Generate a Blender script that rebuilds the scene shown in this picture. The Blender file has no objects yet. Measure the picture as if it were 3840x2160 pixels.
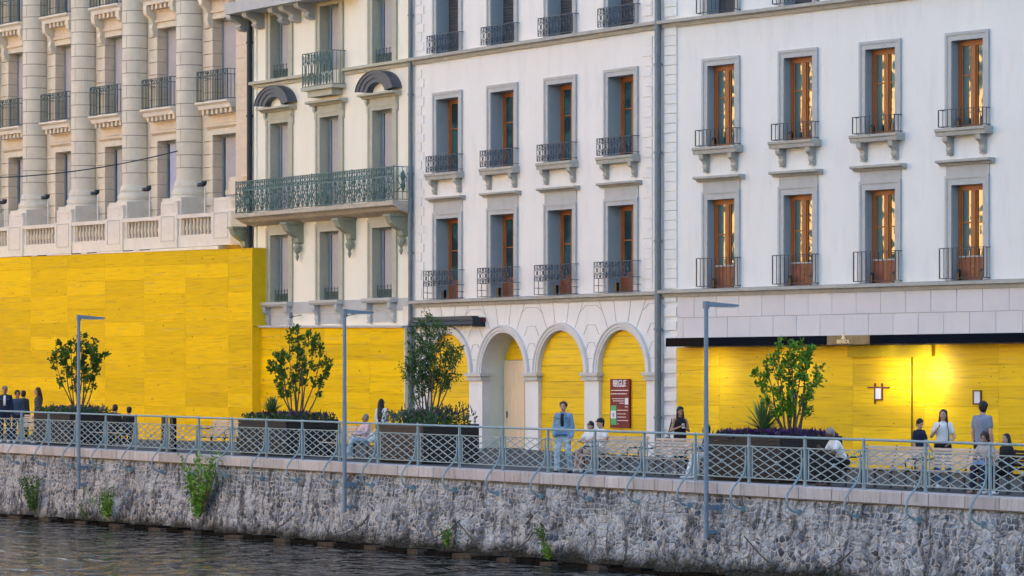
import bpy, bmesh, math, random
from mathutils import Vector, Matrix, noise
R = math.radians
sc = bpy.context.scene
COL = sc.collection
random.seed(7)
# ------------------------------------------------------------------ camera
XC, YH, F, CZ = 1920.0, 1443.0, 13422.0, 2.0      # photo geometry in 3840-wide pixels
cd = bpy.data.cameras.new('camera')
cam = bpy.data.objects.new('camera', cd); COL.objects.link(cam)
cam.location = (0, 0, CZ); cam.rotation_euler = (R(90), 0, 0)
cd.sensor_width = 36; cd.lens = 36 * F / 3840; cd.shift_y = (YH - 1080) / 3840
cd.clip_start = 1; cd.clip_end = 3000
sc.camera = cam
# ------------------------------------------------------------------ sky and sun
SUN_EL, SUN_AZ = 24.0, 62.0         # azimuth clockwise from +Y: the sun stands behind the houses
w = bpy.data.worlds.new('World'); sc.world = w; w.use_nodes = True
nt = w.node_tree; bg = nt.nodes['Background']
sky = nt.nodes.new('ShaderNodeTexSky'); sky.sky_type = 'NISHITA'; sky.sun_disc = False
sky.sun_elevation = R(SUN_EL); sky.sun_rotation = R(SUN_AZ)
sky.air_density = 1.0; sky.dust_density = 4.0; sky.ozone_density = 0.5
nt.links.new(sky.outputs[0], bg.inputs[0]); bg.inputs[1].default_value = 0.15
sd = bpy.data.lights.new('sun', 'SUN'); sd.energy = 4.5; sd.angle = R(0.6); sd.color = (1.0, .80, .55)
sun = bpy.data.objects.new('sun', sd); COL.objects.link(sun)
sv = Vector((math.sin(R(SUN_AZ)) * math.cos(R(SUN_EL)), math.cos(R(SUN_AZ)) * math.cos(R(SUN_EL)), math.sin(R(SUN_EL))))
sun.rotation_euler = sv.to_track_quat('Z', 'Y').to_euler()
sc.view_settings.view_transform = 'Standard'; sc.view_settings.look = 'None'
sc.view_settings.exposure = 1.97; sc.view_settings.gamma = 1
sc.cycles.max_bounces = 6; sc.cycles.use_denoising = True

# ------------------------------------------------------------------ frames
class Fr:
    """a vertical plane running along the street; s along it to the right, t out of it to the river"""
    def __init__(self, x0, D0, xv, k=0.0):
        self.P = Vector(((x0 - XC) / F * D0, D0)); self.k = k
        v = Vector((XC - xv, -F)); v.normalize(); self.d = v
        self.n = Vector((v.y, -v.x)); self.rz = math.atan2(v.y, v.x)
    def S(self, px, t=0.0):
        u = (px - XC) / F; Q = self.P + self.n * t
        return (u * Q.y - Q.x) / (self.d.x - u * self.d.y)
    def D(self, px, t=0.0):
        return (self.P + self.n * t + self.d * self.S(px, t)).y
    def Z(self, px, py, t=0.0):
        return CZ - (py - YH) / F * self.D(px, t) - self.k * self.S(px, t)
    def W(self, s, t=0.0, z=0.0):
        p = self.P + self.n * t + self.d * s
        return Vector((p.x, p.y, z + self.k * s))
xvA = -6555.0
FA = Fr(1920, 112.5, xvA)
dA = lambda px: 112.5 * (1920 - xvA) / (px - xvA)
FL = Fr(902, dA(902) + 2.15, xvA, -0.0076)    # this house stands back from its neighbour
FR_ = Fr(2485, dA(2485), -8904.0)
Q = Fr(1920, 88.3, -6236.0)
_s0, _s1 = Q.S(0), Q.S(3840)
_z0, _z1 = Q.Z(0, 1664.5), Q.Z(3840, 1868)
Q.k = (_z1 - _z0) / (_s1 - _s0); ZQ = _z0 - Q.k * _s0
_wa, _wb = Q.S(0, .35), Q.S(1900, .35)
_ya, _yb = Fr.Z(Fr(1920, 88.3, -6236.0), 0, 1933, .35), Fr.Z(Fr(1920, 88.3, -6236.0), 1900, 2100, .35)
KW = (_yb - _ya) / (_wb - _wa); ZW = _ya - KW * _wa
def qs_of(x, y):
    v = Vector((x, y)) - Q.P
    return v.dot(Q.d), -v.dot(Q.n)
CT = [(-200, -.33), (-47, -.27), (-33, -.12), (-20.6, -.01), (-10, -.10), (-1.6, -.25), (100, -.25)]
def ground_sd(s, inn):
    for (a, ca), (b, cb) in zip(CT, CT[1:]):
        if s <= b:
            c = ca + (cb - ca) * max(0, (s - a)) / (b - a); break
    return ZQ - .02 + Q.k * s + c * max(0, min(1, inn / 15.0)) 
def spot(px, inn):
    """world point on the promenade, inn metres behind the railing, seen at photo column px"""
    s = Q.S(px, -inn); p = Q.W(s, -inn, 0)
    return Vector((p.x, p.y, ground_sd(s, inn)))

# ------------------------------------------------------------------ materials
MATS = {}
def M(name, col, rough=.75, var=.12, scale=1.5, bump=0.0, bscale=20, metallic=0.0, stretch=(1, 1, 1), col2=None, amt=.35, spec=.4, island=0.0):
    if name in MATS: return MATS[name]
    m = bpy.data.materials.new(name); m.use_nodes = True; t = m.node_tree; N = t.nodes; L = t.links
    b = N['Principled BSDF']; b.inputs['Roughness'].default_value = rough; b.inputs['Metallic'].default_value = metallic
    b.inputs['Specular IOR Level'].default_value = spec
    tc = N.new('ShaderNodeTexCoord'); mp = N.new('ShaderNodeMapping'); mp.inputs['Scale'].default_value = stretch
    L.new(tc.outputs['Object'], mp.inputs[0])
    n1 = N.new('ShaderNodeTexNoise'); n1.inputs['Scale'].default_value = scale; n1.inputs['Detail'].default_value = 6; n1.inputs['Roughness'].default_value = .65
    L.new(mp.outputs[0], n1.inputs['Vector'])
    rp = N.new('ShaderNodeValToRGB'); rp.color_ramp.elements[0].position = .3; rp.color_ramp.elements[1].position = .7
    c = col; lo = tuple(x * (1 - var) for x in c); hi = tuple(min(1, x * (1 + var)) for x in c)
    rp.color_ramp.elements[0].color = (*lo, 1); rp.color_ramp.elements[1].color = (*hi, 1)
    L.new(n1.outputs[0], rp.inputs[0]); out = rp.outputs[0]
    if col2:
        n2 = N.new('ShaderNodeTexNoise'); n2.inputs['Scale'].default_value = scale * 2.7; n2.inputs['Detail'].default_value = 8; n2.inputs['Roughness'].default_value = .7
        L.new(mp.outputs[0], n2.inputs['Vector'])
        r2 = N.new('ShaderNodeValToRGB'); r2.color_ramp.elements[0].position = .52; r2.color_ramp.elements[1].position = .72
        r2.color_ramp.elements[0].color = (0, 0, 0, 1); r2.color_ramp.elements[1].color = (amt, amt, amt, 1)
        L.new(n2.outputs[0], r2.inputs[0])
        mx = N.new('ShaderNodeMixRGB'); L.new(r2.outputs[0], mx.inputs[0]); L.new(out, mx.inputs[1]); mx.inputs[2].default_value = (*col2, 1); out = mx.outputs[0]
    if island:
        g = N.new('ShaderNodeNewGeometry'); h = N.new('ShaderNodeHueSaturation'); mr = N.new('ShaderNodeMapRange')
        mr.inputs['To Min'].default_value = 1 - island; mr.inputs['To Max'].default_value = 1 + island
        L.new(g.outputs['Random Per Island'], mr.inputs['Value']); L.new(mr.outputs[0], h.inputs['Value']); L.new(out, h.inputs['Color']); out = h.outputs[0]
    L.new(out, b.inputs['Base Color'])
    if bump:
        n3 = N.new('ShaderNodeTexNoise'); n3.inputs['Scale'].default_value = bscale; n3.inputs['Detail'].default_value = 4
        L.new(mp.outputs[0], n3.inputs['Vector'])
        bp = N.new('ShaderNodeBump'); bp.inputs['Strength'].default_value = bump; bp.inputs['Distance'].default_value = .02
        L.new(n3.outputs[0], bp.inputs['Height']); L.new(bp.outputs[0], b.inputs['Normal'])
    MATS[name] = m; return m
white = M('white_stucco', (.80, .79, .785), .85, .03, .6, .15, 14, stretch=(1.2, 1, .3), col2=(.60, .60, .59), amt=.42)
white2 = M('white_stucco_right', (.78, .79, .79), .85, .03, .55, .15, 14, stretch=(1.2, 1, .3), col2=(.60, .61, .61), amt=.42)
cream = M('cream_stucco', (.84, .81, .71), .85, .03, .6, .15, 14, stretch=(1.2, 1, .3), col2=(.70, .66, .55), amt=.3)
trim = M('grey_window_stone', (.47, .48, .49), .8, .08, 2.5, .1, 25, col2=(.36, .37, .36), amt=.4)
trimc = M('olive_window_stone', (.46, .45, .37), .8, .09, 2.5, .1, 25, col2=(.36, .35, .28), amt=.5)
reveal = M('pale_reveal', (.36, .42, .46), .8, .08, 1.5)
string_m = M('weathered_string_stone', (.42, .41, .38), .85, .15, 3, .2, 20, col2=(.27, .26, .24), amt=.6)
stone = M('sandstone', (.70, .63, .52), .85, .1, 1.2, .2, 18, col2=(.50, .48, .42), amt=.5)
stonew = M('warm_sandstone', (.68, .57, .45), .85, .1, 1.5, .2, 18, col2=(.50, .40, .30), amt=.5)
plinth_m = M('pale_limestone', (.74, .68, .62), .85, .08, 1.5, .2, 18, col2=(.55, .50, .45), amt=.5)
colm = M('column_stone', (.68, .63, .54), .85, .12, 1.0, .25, 16, stretch=(1, 1, .8), col2=(.50, .48, .41), amt=.5)
joint = M('mortar_joint', (.17, .15, .14), .9, .1, 3)
jointw = M('pale_groove', (.40, .39, .40), .9, .1, 3)
jointp = M('grey_panel_groove', (.45, .45, .46), .9, .1, 3)  # plain grey for the outline strips on the pedestals
wood = M('orange_window_wood', (.34, .115, .035), .45, .2, 3, 0, stretch=(6, 6, .6))
woodd = M('red_brown_panel', (.25, .085, .05), .5, .2, 3, stretch=(6, 6, .6))
paledoor = M('pale_plywood_door', (.74, .60, .42), .6, .1, 2, stretch=(5, 5, .5), col2=(.6, .45, .30), amt=.3)
yelm = None
def yellow_mat(name, knots=False):
    m = bpy.data.materials.new(name); m.use_nodes = True; t = m.node_tree; N = t.nodes; L = t.links; b = N['Principled BSDF']
    b.inputs['Roughness'].default_value = .5 if knots else .7; b.inputs['Specular IOR Level'].default_value = .3 if knots else .12
    tc = N.new('ShaderNodeTexCoord'); g = N.new('ShaderNodeNewGeometry')
    ad = N.new('ShaderNodeVectorMath'); ad.operation = 'MULTIPLY_ADD'; ad.inputs[1].default_value = (1, 1, 1)
    cm = N.new('ShaderNodeCombineXYZ'); ml = N.new('ShaderNodeMath'); ml.operation = 'MULTIPLY'; ml.inputs[1].default_value = 57
    L.new(g.outputs['Random Per Island'], ml.inputs[0]); L.new(ml.outputs[0], cm.inputs[0]); L.new(ml.outputs[0], cm.inputs[2])
    L.new(tc.outputs['Object'], ad.inputs[0]); L.new(cm.outputs[0], ad.inputs[2])
    mp = N.new('ShaderNodeMapping'); mp.inputs['Scale'].default_value = (.45, 1, 13); L.new(ad.outputs[0], mp.inputs[0])
    n1 = N.new('ShaderNodeTexNoise'); n1.inputs['Scale'].default_value = 1.6; n1.inputs['Detail'].default_value = 5; n1.inputs['Roughness'].default_value = .6; L.new(mp.outputs[0], n1.inputs['Vector'])
    r1 = N.new('ShaderNodeValToRGB'); e = r1.color_ramp.elements
    e[0].position = .30; e[0].color = (.60, .34, .01, 1); e[1].position = .66; e[1].color = (.97, .62, .0, 1)
    x = e.new(.42); x.color = (.88, .54, .0, 1)
    L.new(n1.outputs[0], r1.inputs[0])
    mp2 = N.new('ShaderNodeMapping'); mp2.inputs['Scale'].default_value = (.5, 1, 26); L.new(ad.outputs[0], mp2.inputs[0])
    n2 = N.new('ShaderNodeTexNoise'); n2.inputs['Scale'].default_value = 1.0; n2.inputs['Detail'].default_value = 3; L.new(mp2.outputs[0], n2.inputs['Vector'])
    r2 = N.new('ShaderNodeValToRGB'); r2.color_ramp.elements[0].position = .60; r2.color_ramp.elements[0].color = (0, 0, 0, 1); r2.color_ramp.elements[1].position = .70; r2.color_ramp.elements[1].color = (.55, .55, .55, 1)
    L.new(n2.outputs[0], r2.inputs[0])
    mx = N.new('ShaderNodeMixRGB'); mx.inputs[2].default_value = (.62, .40, .10, 1); L.new(r2.outputs[0], mx.inputs[0]); L.new(r1.outputs[0], mx.inputs[1])
    out = mx.outputs[0]
    if True:
        v = N.new('ShaderNodeTexVoronoi'); v.inputs['Scale'].default_value = 2.6 if knots else 1.6
        mpk = N.new('ShaderNodeMapping'); mpk.inputs['Scale'].default_value = (1, .2, 1.5); L.new(ad.outputs[0], mpk.inputs[0]); L.new(mpk.outputs[0], v.inputs['Vector'])
        rk = N.new('ShaderNodeValToRGB'); rk.color_ramp.elements[0].position = .05; rk.color_ramp.elements[0].color = (.75, .75, .75, 1); rk.color_ramp.elements[1].position = .11; rk.color_ramp.elements[1].color = (0, 0, 0, 1)
        L.new(v.outputs['Distance'], rk.inputs[0])
        mk = N.new('ShaderNodeMixRGB'); mk.inputs[2].default_value = (.28, .13, .01, 1); L.new(rk.outputs[0], mk.inputs[0]); L.new(out, mk.inputs[1]); out = mk.outputs[0]
    h = N.new('ShaderNodeHueSaturation'); mr = N.new('ShaderNodeMapRange'); mr.inputs['To Min'].default_value = .80; mr.inputs['To Max'].default_value = 1.04
    L.new(g.outputs['Random Per Island'], mr.inputs['Value']); L.new(mr.outputs[0], h.inputs['Value']); L.new(out, h.inputs['Color']); L.new(h.outputs[0], b.inputs['Base Color'])
    bp = N.new('ShaderNodeBump'); bp.inputs['Strength'].default_value = .3; bp.inputs['Distance'].default_value = .01; L.new(n1.outputs[0], bp.inputs['Height']); L.new(bp.outputs[0], b.inputs['Normal'])
    return m
yel = yellow_mat('yellow_stained_boards'); yelk = yellow_mat('yellow_knotty_panels', True)
yedge = M('yellow_edge_board', (.80, .52, .0), .6, .1, 3)
bluegrey = M('blue_grey_paint', (.24, .335, .38), .45, .12, 8, col2=(.15, .19, .20), amt=.4)
lampm = M('pale_blue_steel', (.17, .24, .32), .5, .1, 4, col2=(.12, .16, .2), amt=.4)
darkmetal = M('dark_wrought_iron', (.035, .045, .06), .5, .2, 8)
ironblue = M('blue_black_iron', (.05, .07, .10), .5, .2, 8)
greenmetal = M('verdigris_iron', (.10, .17, .165), .6, .3, 6, col2=(.20, .29, .26), amt=.6)
tealmetal = M('dark_teal_iron', (.045, .085, .09), .55, .3, 6)
slate = M('dark_zinc_roofing', (.07, .08, .105), .45, .2, 5)
shutter = M('grey_shutter', (.06, .065, .08), .6, .1, 5)
blind = M('grey_lavender_board', (.42, .40, .43), .8, .08, 2)
blindb = M('blue_lavender_board', (.42, .44, .62), .7, .06, 2)
pipe_m = M('slate_blue_pipe', (.14, .18, .22), .45, .15, 4, metallic=.3)
navy = M('navy_recess_and_cassette', (.01, .02, .035), .5, .2, 4)
darkwood = M('dark_weathered_planks', (.022, .018, .018), .7, .35, 4, .3, 20, stretch=(1, 1, 6))
litfrontwood = M('lit_brown_weathered_planks', (.060, .040, .032), .7, .35, 4, .3, 20, stretch=(1, 1, 6))  # lit copy of the dark planks: daylight on the planter front put into colour
benchwood = M('pale_bench_slats', (.50, .42, .36), .65, .2, 5, .1, 20, stretch=(.5, 4, 4), island=.12)
soil = M('soil', (.03, .022, .015), .9, .3, 8)
core_m = M('unlit_interior', (.02, .022, .025), .9, .1, 1)
blackm = M('black_gloss_paint', (.008, .009, .012), .25, .1, 4)
redm = M('dark_red_board', (.17, .0, .012), .45, .05, 3)
letter = M('white_lettering', (.85, .78, .80), .5, .02, 3)
letterg = M('gold_lettering', (.85, .68, .42), .35, .02, 3)
greenp = M('green_screen_panel', (.08, .42, .18), .5, .03, 3)
paperm = M('white_paper', (.75, .76, .80), .7, .03, 3)
framem = M('red_brown_frame', (.16, .05, .035), .6, .15, 5)
def glass(name, base, rough=.03, ior=1.9):
    m = bpy.data.materials.new(name); m.use_nodes = True; b = m.node_tree.nodes['Principled BSDF']; N = m.node_tree.nodes; L = m.node_tree.links
    b.inputs['Roughness'].default_value = rough; b.inputs['IOR'].default_value = ior; b.inputs['Specular IOR Level'].default_value = .5
    tc = N.new('ShaderNodeTexCoord'); n = N.new('ShaderNodeTexNoise'); n.inputs['Scale'].default_value = .9; n.inputs['Detail'].default_value = 2
    oi = N.new('ShaderNodeObjectInfo'); om = N.new('ShaderNodeVectorMath'); om.operation = 'MULTIPLY_ADD'; om.inputs[1].default_value = (40, 40, 40); L.new(oi.outputs['Random'], om.inputs[0]); L.new(tc.outputs['Object'], om.inputs[2]); L.new(om.outputs[0], n.inputs['Vector'])
    r = N.new('ShaderNodeValToRGB'); r.color_ramp.elements[0].position = .42; r.color_ramp.elements[1].position = .55
    r.color_ramp.elements[0].color = (*[c * .3 for c in base], 1); r.color_ramp.elements[1].color = (*base, 1)
    L.new(n.outputs[0], r.inputs[0]); L.new(r.outputs[0], b.inputs['Base Color'])
    bp = N.new('ShaderNodeBump'); bp.inputs['Strength'].default_value = .25; bp.inputs['Distance'].default_value = .05; L.new(n.outputs[0], bp.inputs['Height']); L.new(bp.outputs[0], b.inputs['Normal'])
    return m
glass_t = glass('teal_window_glass', (.03, .10, .11)); glass_r = glass('dark_window_glass', (.015, .045, .05), .02, 2.3)

# ------------------------------------------------------------------ mesh builder
class MB:
    def __init__(s): s.v = []; s.f = []
    def quad(s, a, b, c, d):
        n = len(s.v); s.v += [a, b, c, d]; s.f.append((n, n + 1, n + 2, n + 3)); return s
    def box(s, x0, x1, y0, y1, z0, z1):
        n = len(s.v)
        s.v += [(x0, y0, z0), (x1, y0, z0), (x1, y1, z0), (x0, y1, z0), (x0, y0, z1), (x1, y0, z1), (x1, y1, z1), (x0, y1, z1)]
        s.f += [(n, n + 3, n + 2, n + 1), (n + 4, n + 5, n + 6, n + 7), (n, n + 1, n + 5, n + 4), (n + 1, n + 2, n + 6, n + 5), (n + 2, n + 3, n + 7, n + 6), (n + 3, n, n + 4, n + 7)]
        return s
    def prism_x(s, prof, x0, x1):
        """profile of (y,z) points swept along x"""
        n = len(s.v); k = len(prof)
        s.v += [(x0, y, z) for y, z in prof] + [(x1, y, z) for y, z in prof]
        for i in range(k):
            j = (i + 1) % k; s.f.append((n + i, n + k + i, n + k + j, n + j))
        s.f.append(tuple(n + i for i in range(k))); s.f.append(tuple(n + k + i for i in reversed(range(k)))); return s
    def prism_y(s, prof, y0, y1):
        n = len(s.v); k = len(prof)
        s.v += [(x, y0, z) for x, z in prof] + [(x, y1, z) for x, z in prof]
        for i in range(k):
            j = (i + 1) % k; s.f.append((n + i, n + j, n + k + j, n + k + i))
        s.f.append(tuple(n + i for i in reversed(range(k)))); s.f.append(tuple(n + k + i for i in range(k))); return s
    def bar(s, a, b, r, r2=None, n=4, ax=1.0, up=None):
        a = Vector(a); b = Vector(b); d = b - a
        if d.length < 1e-6: return s
        d.normalize(); u = Vector((0, 0, 1)) if abs(d.z) < .9 else Vector((1, 0, 0))
        e = d.cross(u).normalized(); g = e.cross(d); r2 = r if r2 is None else r2; o = len(s.v)
        for c, rr in ((a, r), (b, r2)):
            for i in range(n):
                t = 2 * math.pi * (i + .5) / n; s.v.append(tuple(c + e * (rr * ax * math.cos(t)) + g * (rr * math.sin(t))))
        for i in range(n):
            j = (i + 1) % n; s.f.append((o + i, o + j, o + n + j, o + n + i))
        s.f.append(tuple(o + i for i in reversed(range(n)))); s.f.append(tuple(o + n + i for i in range(n))); return s
    def tube(s, pts, r, n=6, r1=None):
        pts = [Vector(p) for p in pts]; k = len(pts); o = len(s.v)
        for i, p in enumerate(pts):
            d = (pts[min(i + 1, k - 1)] - pts[max(i - 1, 0)]).normalized()
            u = Vector((1, .02, 0)) if abs(d.x) < .9 else Vector((0, 1, 0))
            e = d.cross(u).normalized(); g = e.cross(d); rr = r if r1 is None else r + (r1 - r) * i / (k - 1)
            for j in range(n):
                t = 2 * math.pi * j / n; s.v.append(tuple(p + e * (rr * math.cos(t)) + g * (rr * math.sin(t))))
        for i in range(k - 1):
            for j in range(n):
                q = (j + 1) % n; s.f.append((o + i * n + j, o + i * n + q, o + (i + 1) * n + q, o + (i + 1) * n + j))
        s.f.append(tuple(o + j for j in reversed(range(n)))); s.f.append(tuple(o + (k - 1) * n + j for j in range(n))); return s
    def lathe(s, cx, cy, prof, n=12, a0=0, a1=2 * math.pi):
        full = abs(a1 - a0 - 2 * math.pi) < 1e-4; m = n if full else n + 1; o = len(s.v)
        for r, z in prof:
            for i in range(m):
                t = a0 + (a1 - a0) * i / n; s.v.append((cx + r * math.cos(t), cy + r * math.sin(t), z))
        for j in range(len(prof) - 1):
            for i in range(n):
                q = (i + 1) % m; s.f.append((o + j * m + i, o + j * m + q, o + (j + 1) * m + q, o + (j + 1) * m + i))
        if full:
            s.f.append(tuple(o + i for i in reversed(range(m)))); s.f.append(tuple(o + (len(prof) - 1) * m + i for i in range(m)))
        return s
    def ell(s, c, r, nu=10, nv=7):
        o = len(s.v); s.v.append((c[0], c[1], c[2] - r[2]))
        for j in range(1, nv):
            p = -math.pi / 2 + math.pi * j / nv
            for i in range(nu):
                t = 2 * math.pi * i / nu; s.v.append((c[0] + r[0] * math.cos(p) * math.cos(t), c[1] + r[1] * math.cos(p) * math.sin(t), c[2] + r[2] * math.sin(p)))
        s.v.append((c[0], c[1], c[2] + r[2])); last = len(s.v) - 1
        for i in range(nu): s.f.append((o, o + 1 + (i + 1) % nu, o + 1 + i)); s.f.append((last, last - nu + i, last - nu + (i + 1) % nu))
        for j in range(nv - 2):
            for i in range(nu):
                q = (i + 1) % nu; s.f.append((o + 1 + j * nu + i, o + 1 + j * nu + q, o + 1 + (j + 1) * nu + q, o + 1 + (j + 1) * nu + i))
        return s
    def cap(s, a, b, ra, rb, ax=1.0, n=10):
        """tapered capsule; ax widens it along local x"""
        a = Vector(a); b = Vector(b); d = b - a
        if d.length < 1e-5: d = Vector((0, 0, 1e-3)); b = a + d
        d = d.normalized(); side = Vector((1, 0, 0)) - d * d.x
        side = side.normalized() if side.length > .2 else d.cross(Vector((0, 1, 0))).normalized()
        oth = d.cross(side); o = len(s.v); rings = []
        for k in (-80, -55, -25): rings.append((a + d * (ra * math.sin(R(k))), ra * math.cos(R(k))))
        rings.append((a, ra)); rings.append((b, rb))
        for k in (25, 55, 80): rings.append((b + d * (rb * math.sin(R(k))), rb * math.cos(R(k))))
        for c, r in rings:
            for i in range(n):
                t = 2 * math.pi * i / n; s.v.append(tuple(c + side * (r * ax * math.cos(t)) + oth * (r * math.sin(t))))
        for j in range(len(rings) - 1):
            for i in range(n):
                q = (i + 1) % n; s.f.append((o + j * n + i, o + j * n + q, o + (j + 1) * n + q, o + (j + 1) * n + i))
        s.f.append(tuple(o + i for i in reversed(range(n)))); e = o + (len(rings) - 1) * n; s.f.append(tuple(e + i for i in range(n))); return s
    def build(s, name, m, parent=None, smooth=False, k=0.0, loc=None, flat_normals=True):
        me = bpy.data.meshes.new(name)
        vs = [(x, y, z + k * x) for x, y, z in s.v] if k else s.v
        me.from_pydata([tuple(v) for v in vs], [], s.f); me.materials.append(m)
        bm = bmesh.new(); bm.from_mesh(me); bmesh.ops.recalc_face_normals(bm, faces=bm.faces); bm.to_mesh(me); bm.free()
        if smooth: me.polygons.foreach_set('use_smooth', [True] * len(me.polygons))
        o = bpy.data.objects.new(name, me); COL.objects.link(o)
        if parent: o.parent = parent
        if loc: o.location = loc
        return o
def raw(name, verts, faces, m, parent=None, smooth=False):
    me = bpy.data.meshes.new(name); me.from_pydata(verts, [], faces); me.materials.append(m)
    if smooth: me.polygons.foreach_set('use_smooth', [True] * len(me.polygons))
    o = bpy.data.objects.new(name, me); COL.objects.link(o)
    if parent: o.parent = parent
    return o
def tag(o, label=None, cat=None, group=None, kind=None):
    if label: o['label'] = label
    if cat: o['category'] = cat
    if group: o['group'] = group
    if kind: o['kind'] = kind
    return o
def thing(name, label, cat, loc, rz=0, group=None):
    o = bpy.data.objects.new(name, None); COL.objects.link(o); o.location = loc; o.rotation_euler = (0, 0, rz); o.empty_display_size = .2
    return tag(o, label, cat, group)
KIDS = {}
def copy_tree(o, parent=None, top=True):
    c = o.copy(); COL.objects.link(c)
    if parent is not None: c.parent = parent
    for ch in list(o.children): copy_tree(ch, c)
    return c
def fthing(name, label, cat, fr, s=0, t=0, z=0, group=None):
    return thing(name, label, cat, fr.W(s, t, z), fr.rz, group)

# ------------------------------------------------------------------ ornament helpers
def scroll_cell(mb, x0, x1, z0, z1, y, r):
    """one cell of cast scrollwork: crossed S-curves round a rosette"""
    cx, cz = (x0 + x1) / 2, (z0 + z1) / 2; w, h = (x1 - x0) / 2, (z1 - z0) / 2
    for sx in (-1, 1):
        for sz in (-1, 1):
            P = [(cx + sx * w * a, y, cz + sz * h * b) for a, b in ((.0, .15), (.35, .2), (.55, .5), (.8, .9), (.95, .55), (.7, .35))]
            mb.tube(P, r, 4)
            P = [(cx + sx * w * a, y, cz + sz * h * b) for a, b in ((.0, .95), (.3, .75), (.2, .45), (.05, .6))]
            mb.tube(P, r * .8, 4)
    mb.bar((cx, y, z0), (cx, y, z1), r * .8)
    mb.lathe(0, 0, [(.001, 0)], 3) if False else None
    mb.box(cx - w * .18, cx + w * .18, y - r * 1.3, y + r * 1.3, cz - h * .18, cz + h * .18)
def ornate(mb, x0, x1, z0, z1, y, n, r=.009, frame=.014):
    for i in range(n):
        a = x0 + (x1 - x0) * i / n; b = x0 + (x1 - x0) * (i + 1) / n
        scroll_cell(mb, a, b, z0, z1, y, r); mb.bar((a, y, z0), (a, y, z1), r * 1.2)
    mb.bar((x1, y, z0), (x1, y, z1), r * 1.4)
    mb.bar((x0, y, z0), (x1, y, z0), frame); mb.bar((x0, y, z1), (x1, y, z1), frame * 1.2)
def bracket_prof(h, p):
    """console in (y,z), y negative is outwards; hangs down from z=0"""
    return [(0, 0), (-p, 0), (-p, -h * .16), (-p * .93, -h * .3), (-p * .6, -h * .42), (-p * .42, -h * .6), (-p * .5, -h * .75), (-p * .38, -h * .92), (-p * .15, -h), (0, -h)]

# ------------------------------------------------------------------ windows
def wood_window(parent, x, z, w, h, y, panel=0.0, gl=glass_t, two=True):
    """orange casement set back in its reveal; local origin at sill centre"""
    f = MB(); e = w / 2; b = .11
    f.box(-e, -e + b, y, y + .08, 0, h); f.box(e - b, e, y, y + .08, 0, h); f.box(-e + b, e - b, y, y + .08, h - b * 1.3, h)
    f.box(-e + b, e - b, y + .004, y + .08, 0, .09)
    f.box(-.07, .07, y - .012, y + .06, .09, h - b * 1.3)
    for s in (-1, 1):
        xa, xb = (-e + b, -.07) if s < 0 else (.07, e - b)
        f.box(xa, xa + .055, y + .02, y + .07, .09, h - b * 1.3); f.box(xb - .055, xb, y + .02, y + .07, .09, h - b * 1.3)
        f.box(xa + .055, xb - .055, y + .022, y + .07, h * .60, h * .60 + .035)
    wd = f.build('window', wood, parent, loc=(x, 0, z))
    g = MB()
    for s in (-1, 1):
        xa, xb = (-e + b + .05, -.11) if s < 0 else (.11, e - b - .05)
        g.quad((xa, y + .045, max(.09, panel)), (xb, y + .045, max(.09, panel)), (xb, y + .045, h - b * 1.3), (xa, y + .045, h - b * 1.3))
    g.build('pane', gl, wd)
    cu = MB(); x0 = -e + b + .055; n_ = 6; ww = (.20 if gl is glass_r else .46) / n_
    for i in range(n_): cu.quad((x0 + i * ww, y + .043, max(.09, panel)), (x0 + (i + 1) * ww, y + .043, max(.09, panel)), (x0 + (i + 1) * ww, y + .043, h - b * 1.3), (x0 + i * ww, y + .043, h - b * 1.3))
    if gl is glass_r: cu.build('curtain', M('teal_curtain', (.045, .12, .14), .35, .25, 2, stretch=(14, 1, .4)), wd)
    if panel:
        p = MB(); p.box(-e + b + .01, e - b - .01, y - .004, y + .05, .02, panel)
        for k in range(1, 4): p.box(-e + b + .03, e - b - .03, y - .012, y - .004, panel * k / 4 - .015, panel * k / 4 + .015)
        p.build('lower_panel', woodd, wd)
    return wd
def surround(wd, w, h, fw, dep, m, mr, z0=0.0, top=None, name='surround'):
    top = top or fw; e = w / 2; s = MB()
    for a, b in ((0, .035), (.3, .055)):
        pass
    s.box(-e - fw, -e, -.05, 0.002, z0, h + top); s.box(e, e + fw, -.05, 0.002, z0, h + top); s.box(-e, e, -.05, .002, h, h + top)
    o = fw * .32
    s.box(-e - fw - .012, -e - fw + o, -.075, -.045, z0, h + top + .012); s.box(e + fw - o, e + fw + .012, -.075, -.045, z0, h + top + .012); s.box(-e - fw + o, e + fw - o, -.075, -.045, h + top - o, h + top + .012)
    s.build(name, m, wd)
    r = MB()
    r.quad((-e, 0, z0), (-e, dep, z0), (-e, dep, h), (-e, 0, h)); r.quad((e, 0, z0), (e, dep, z0), (e, dep, h), (e, 0, h))
    r.quad((-e, 0, h), (e, 0, h), (e, dep, h), (-e, dep, h)); r.quad((-e, 0, z0), (e, 0, z0), (e, dep, z0), (-e, dep, z0))
    r.build('reveal', mr, wd)
def cornice(wd, w, z, t=.22, hgt=.14, ov=.2, m=string_m, name='cornice'):
    c = MB(); e = w / 2
    c.prism_x([(0, z), (-t * .35, z), (-t * .5, z + hgt * .35), (-t, z + hgt * .55), (-t, z + hgt * .9), (-t * .9, z + hgt), (0, z + hgt)], -e - ov, e + ov)
    c.build(name, m, wd)
def slab(wd, w, z, t, hgt, m=string_m, name='balcony_slab'):
    c = MB(); e = w / 2
    c.prism_x([(0, z - hgt), (-t * .85, z - hgt), (-t * .9, z - hgt * .5), (-t, z - hgt * .35), (-t, z), (0, z)], -e, e)
    return c.build(name, m, wd)
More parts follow.
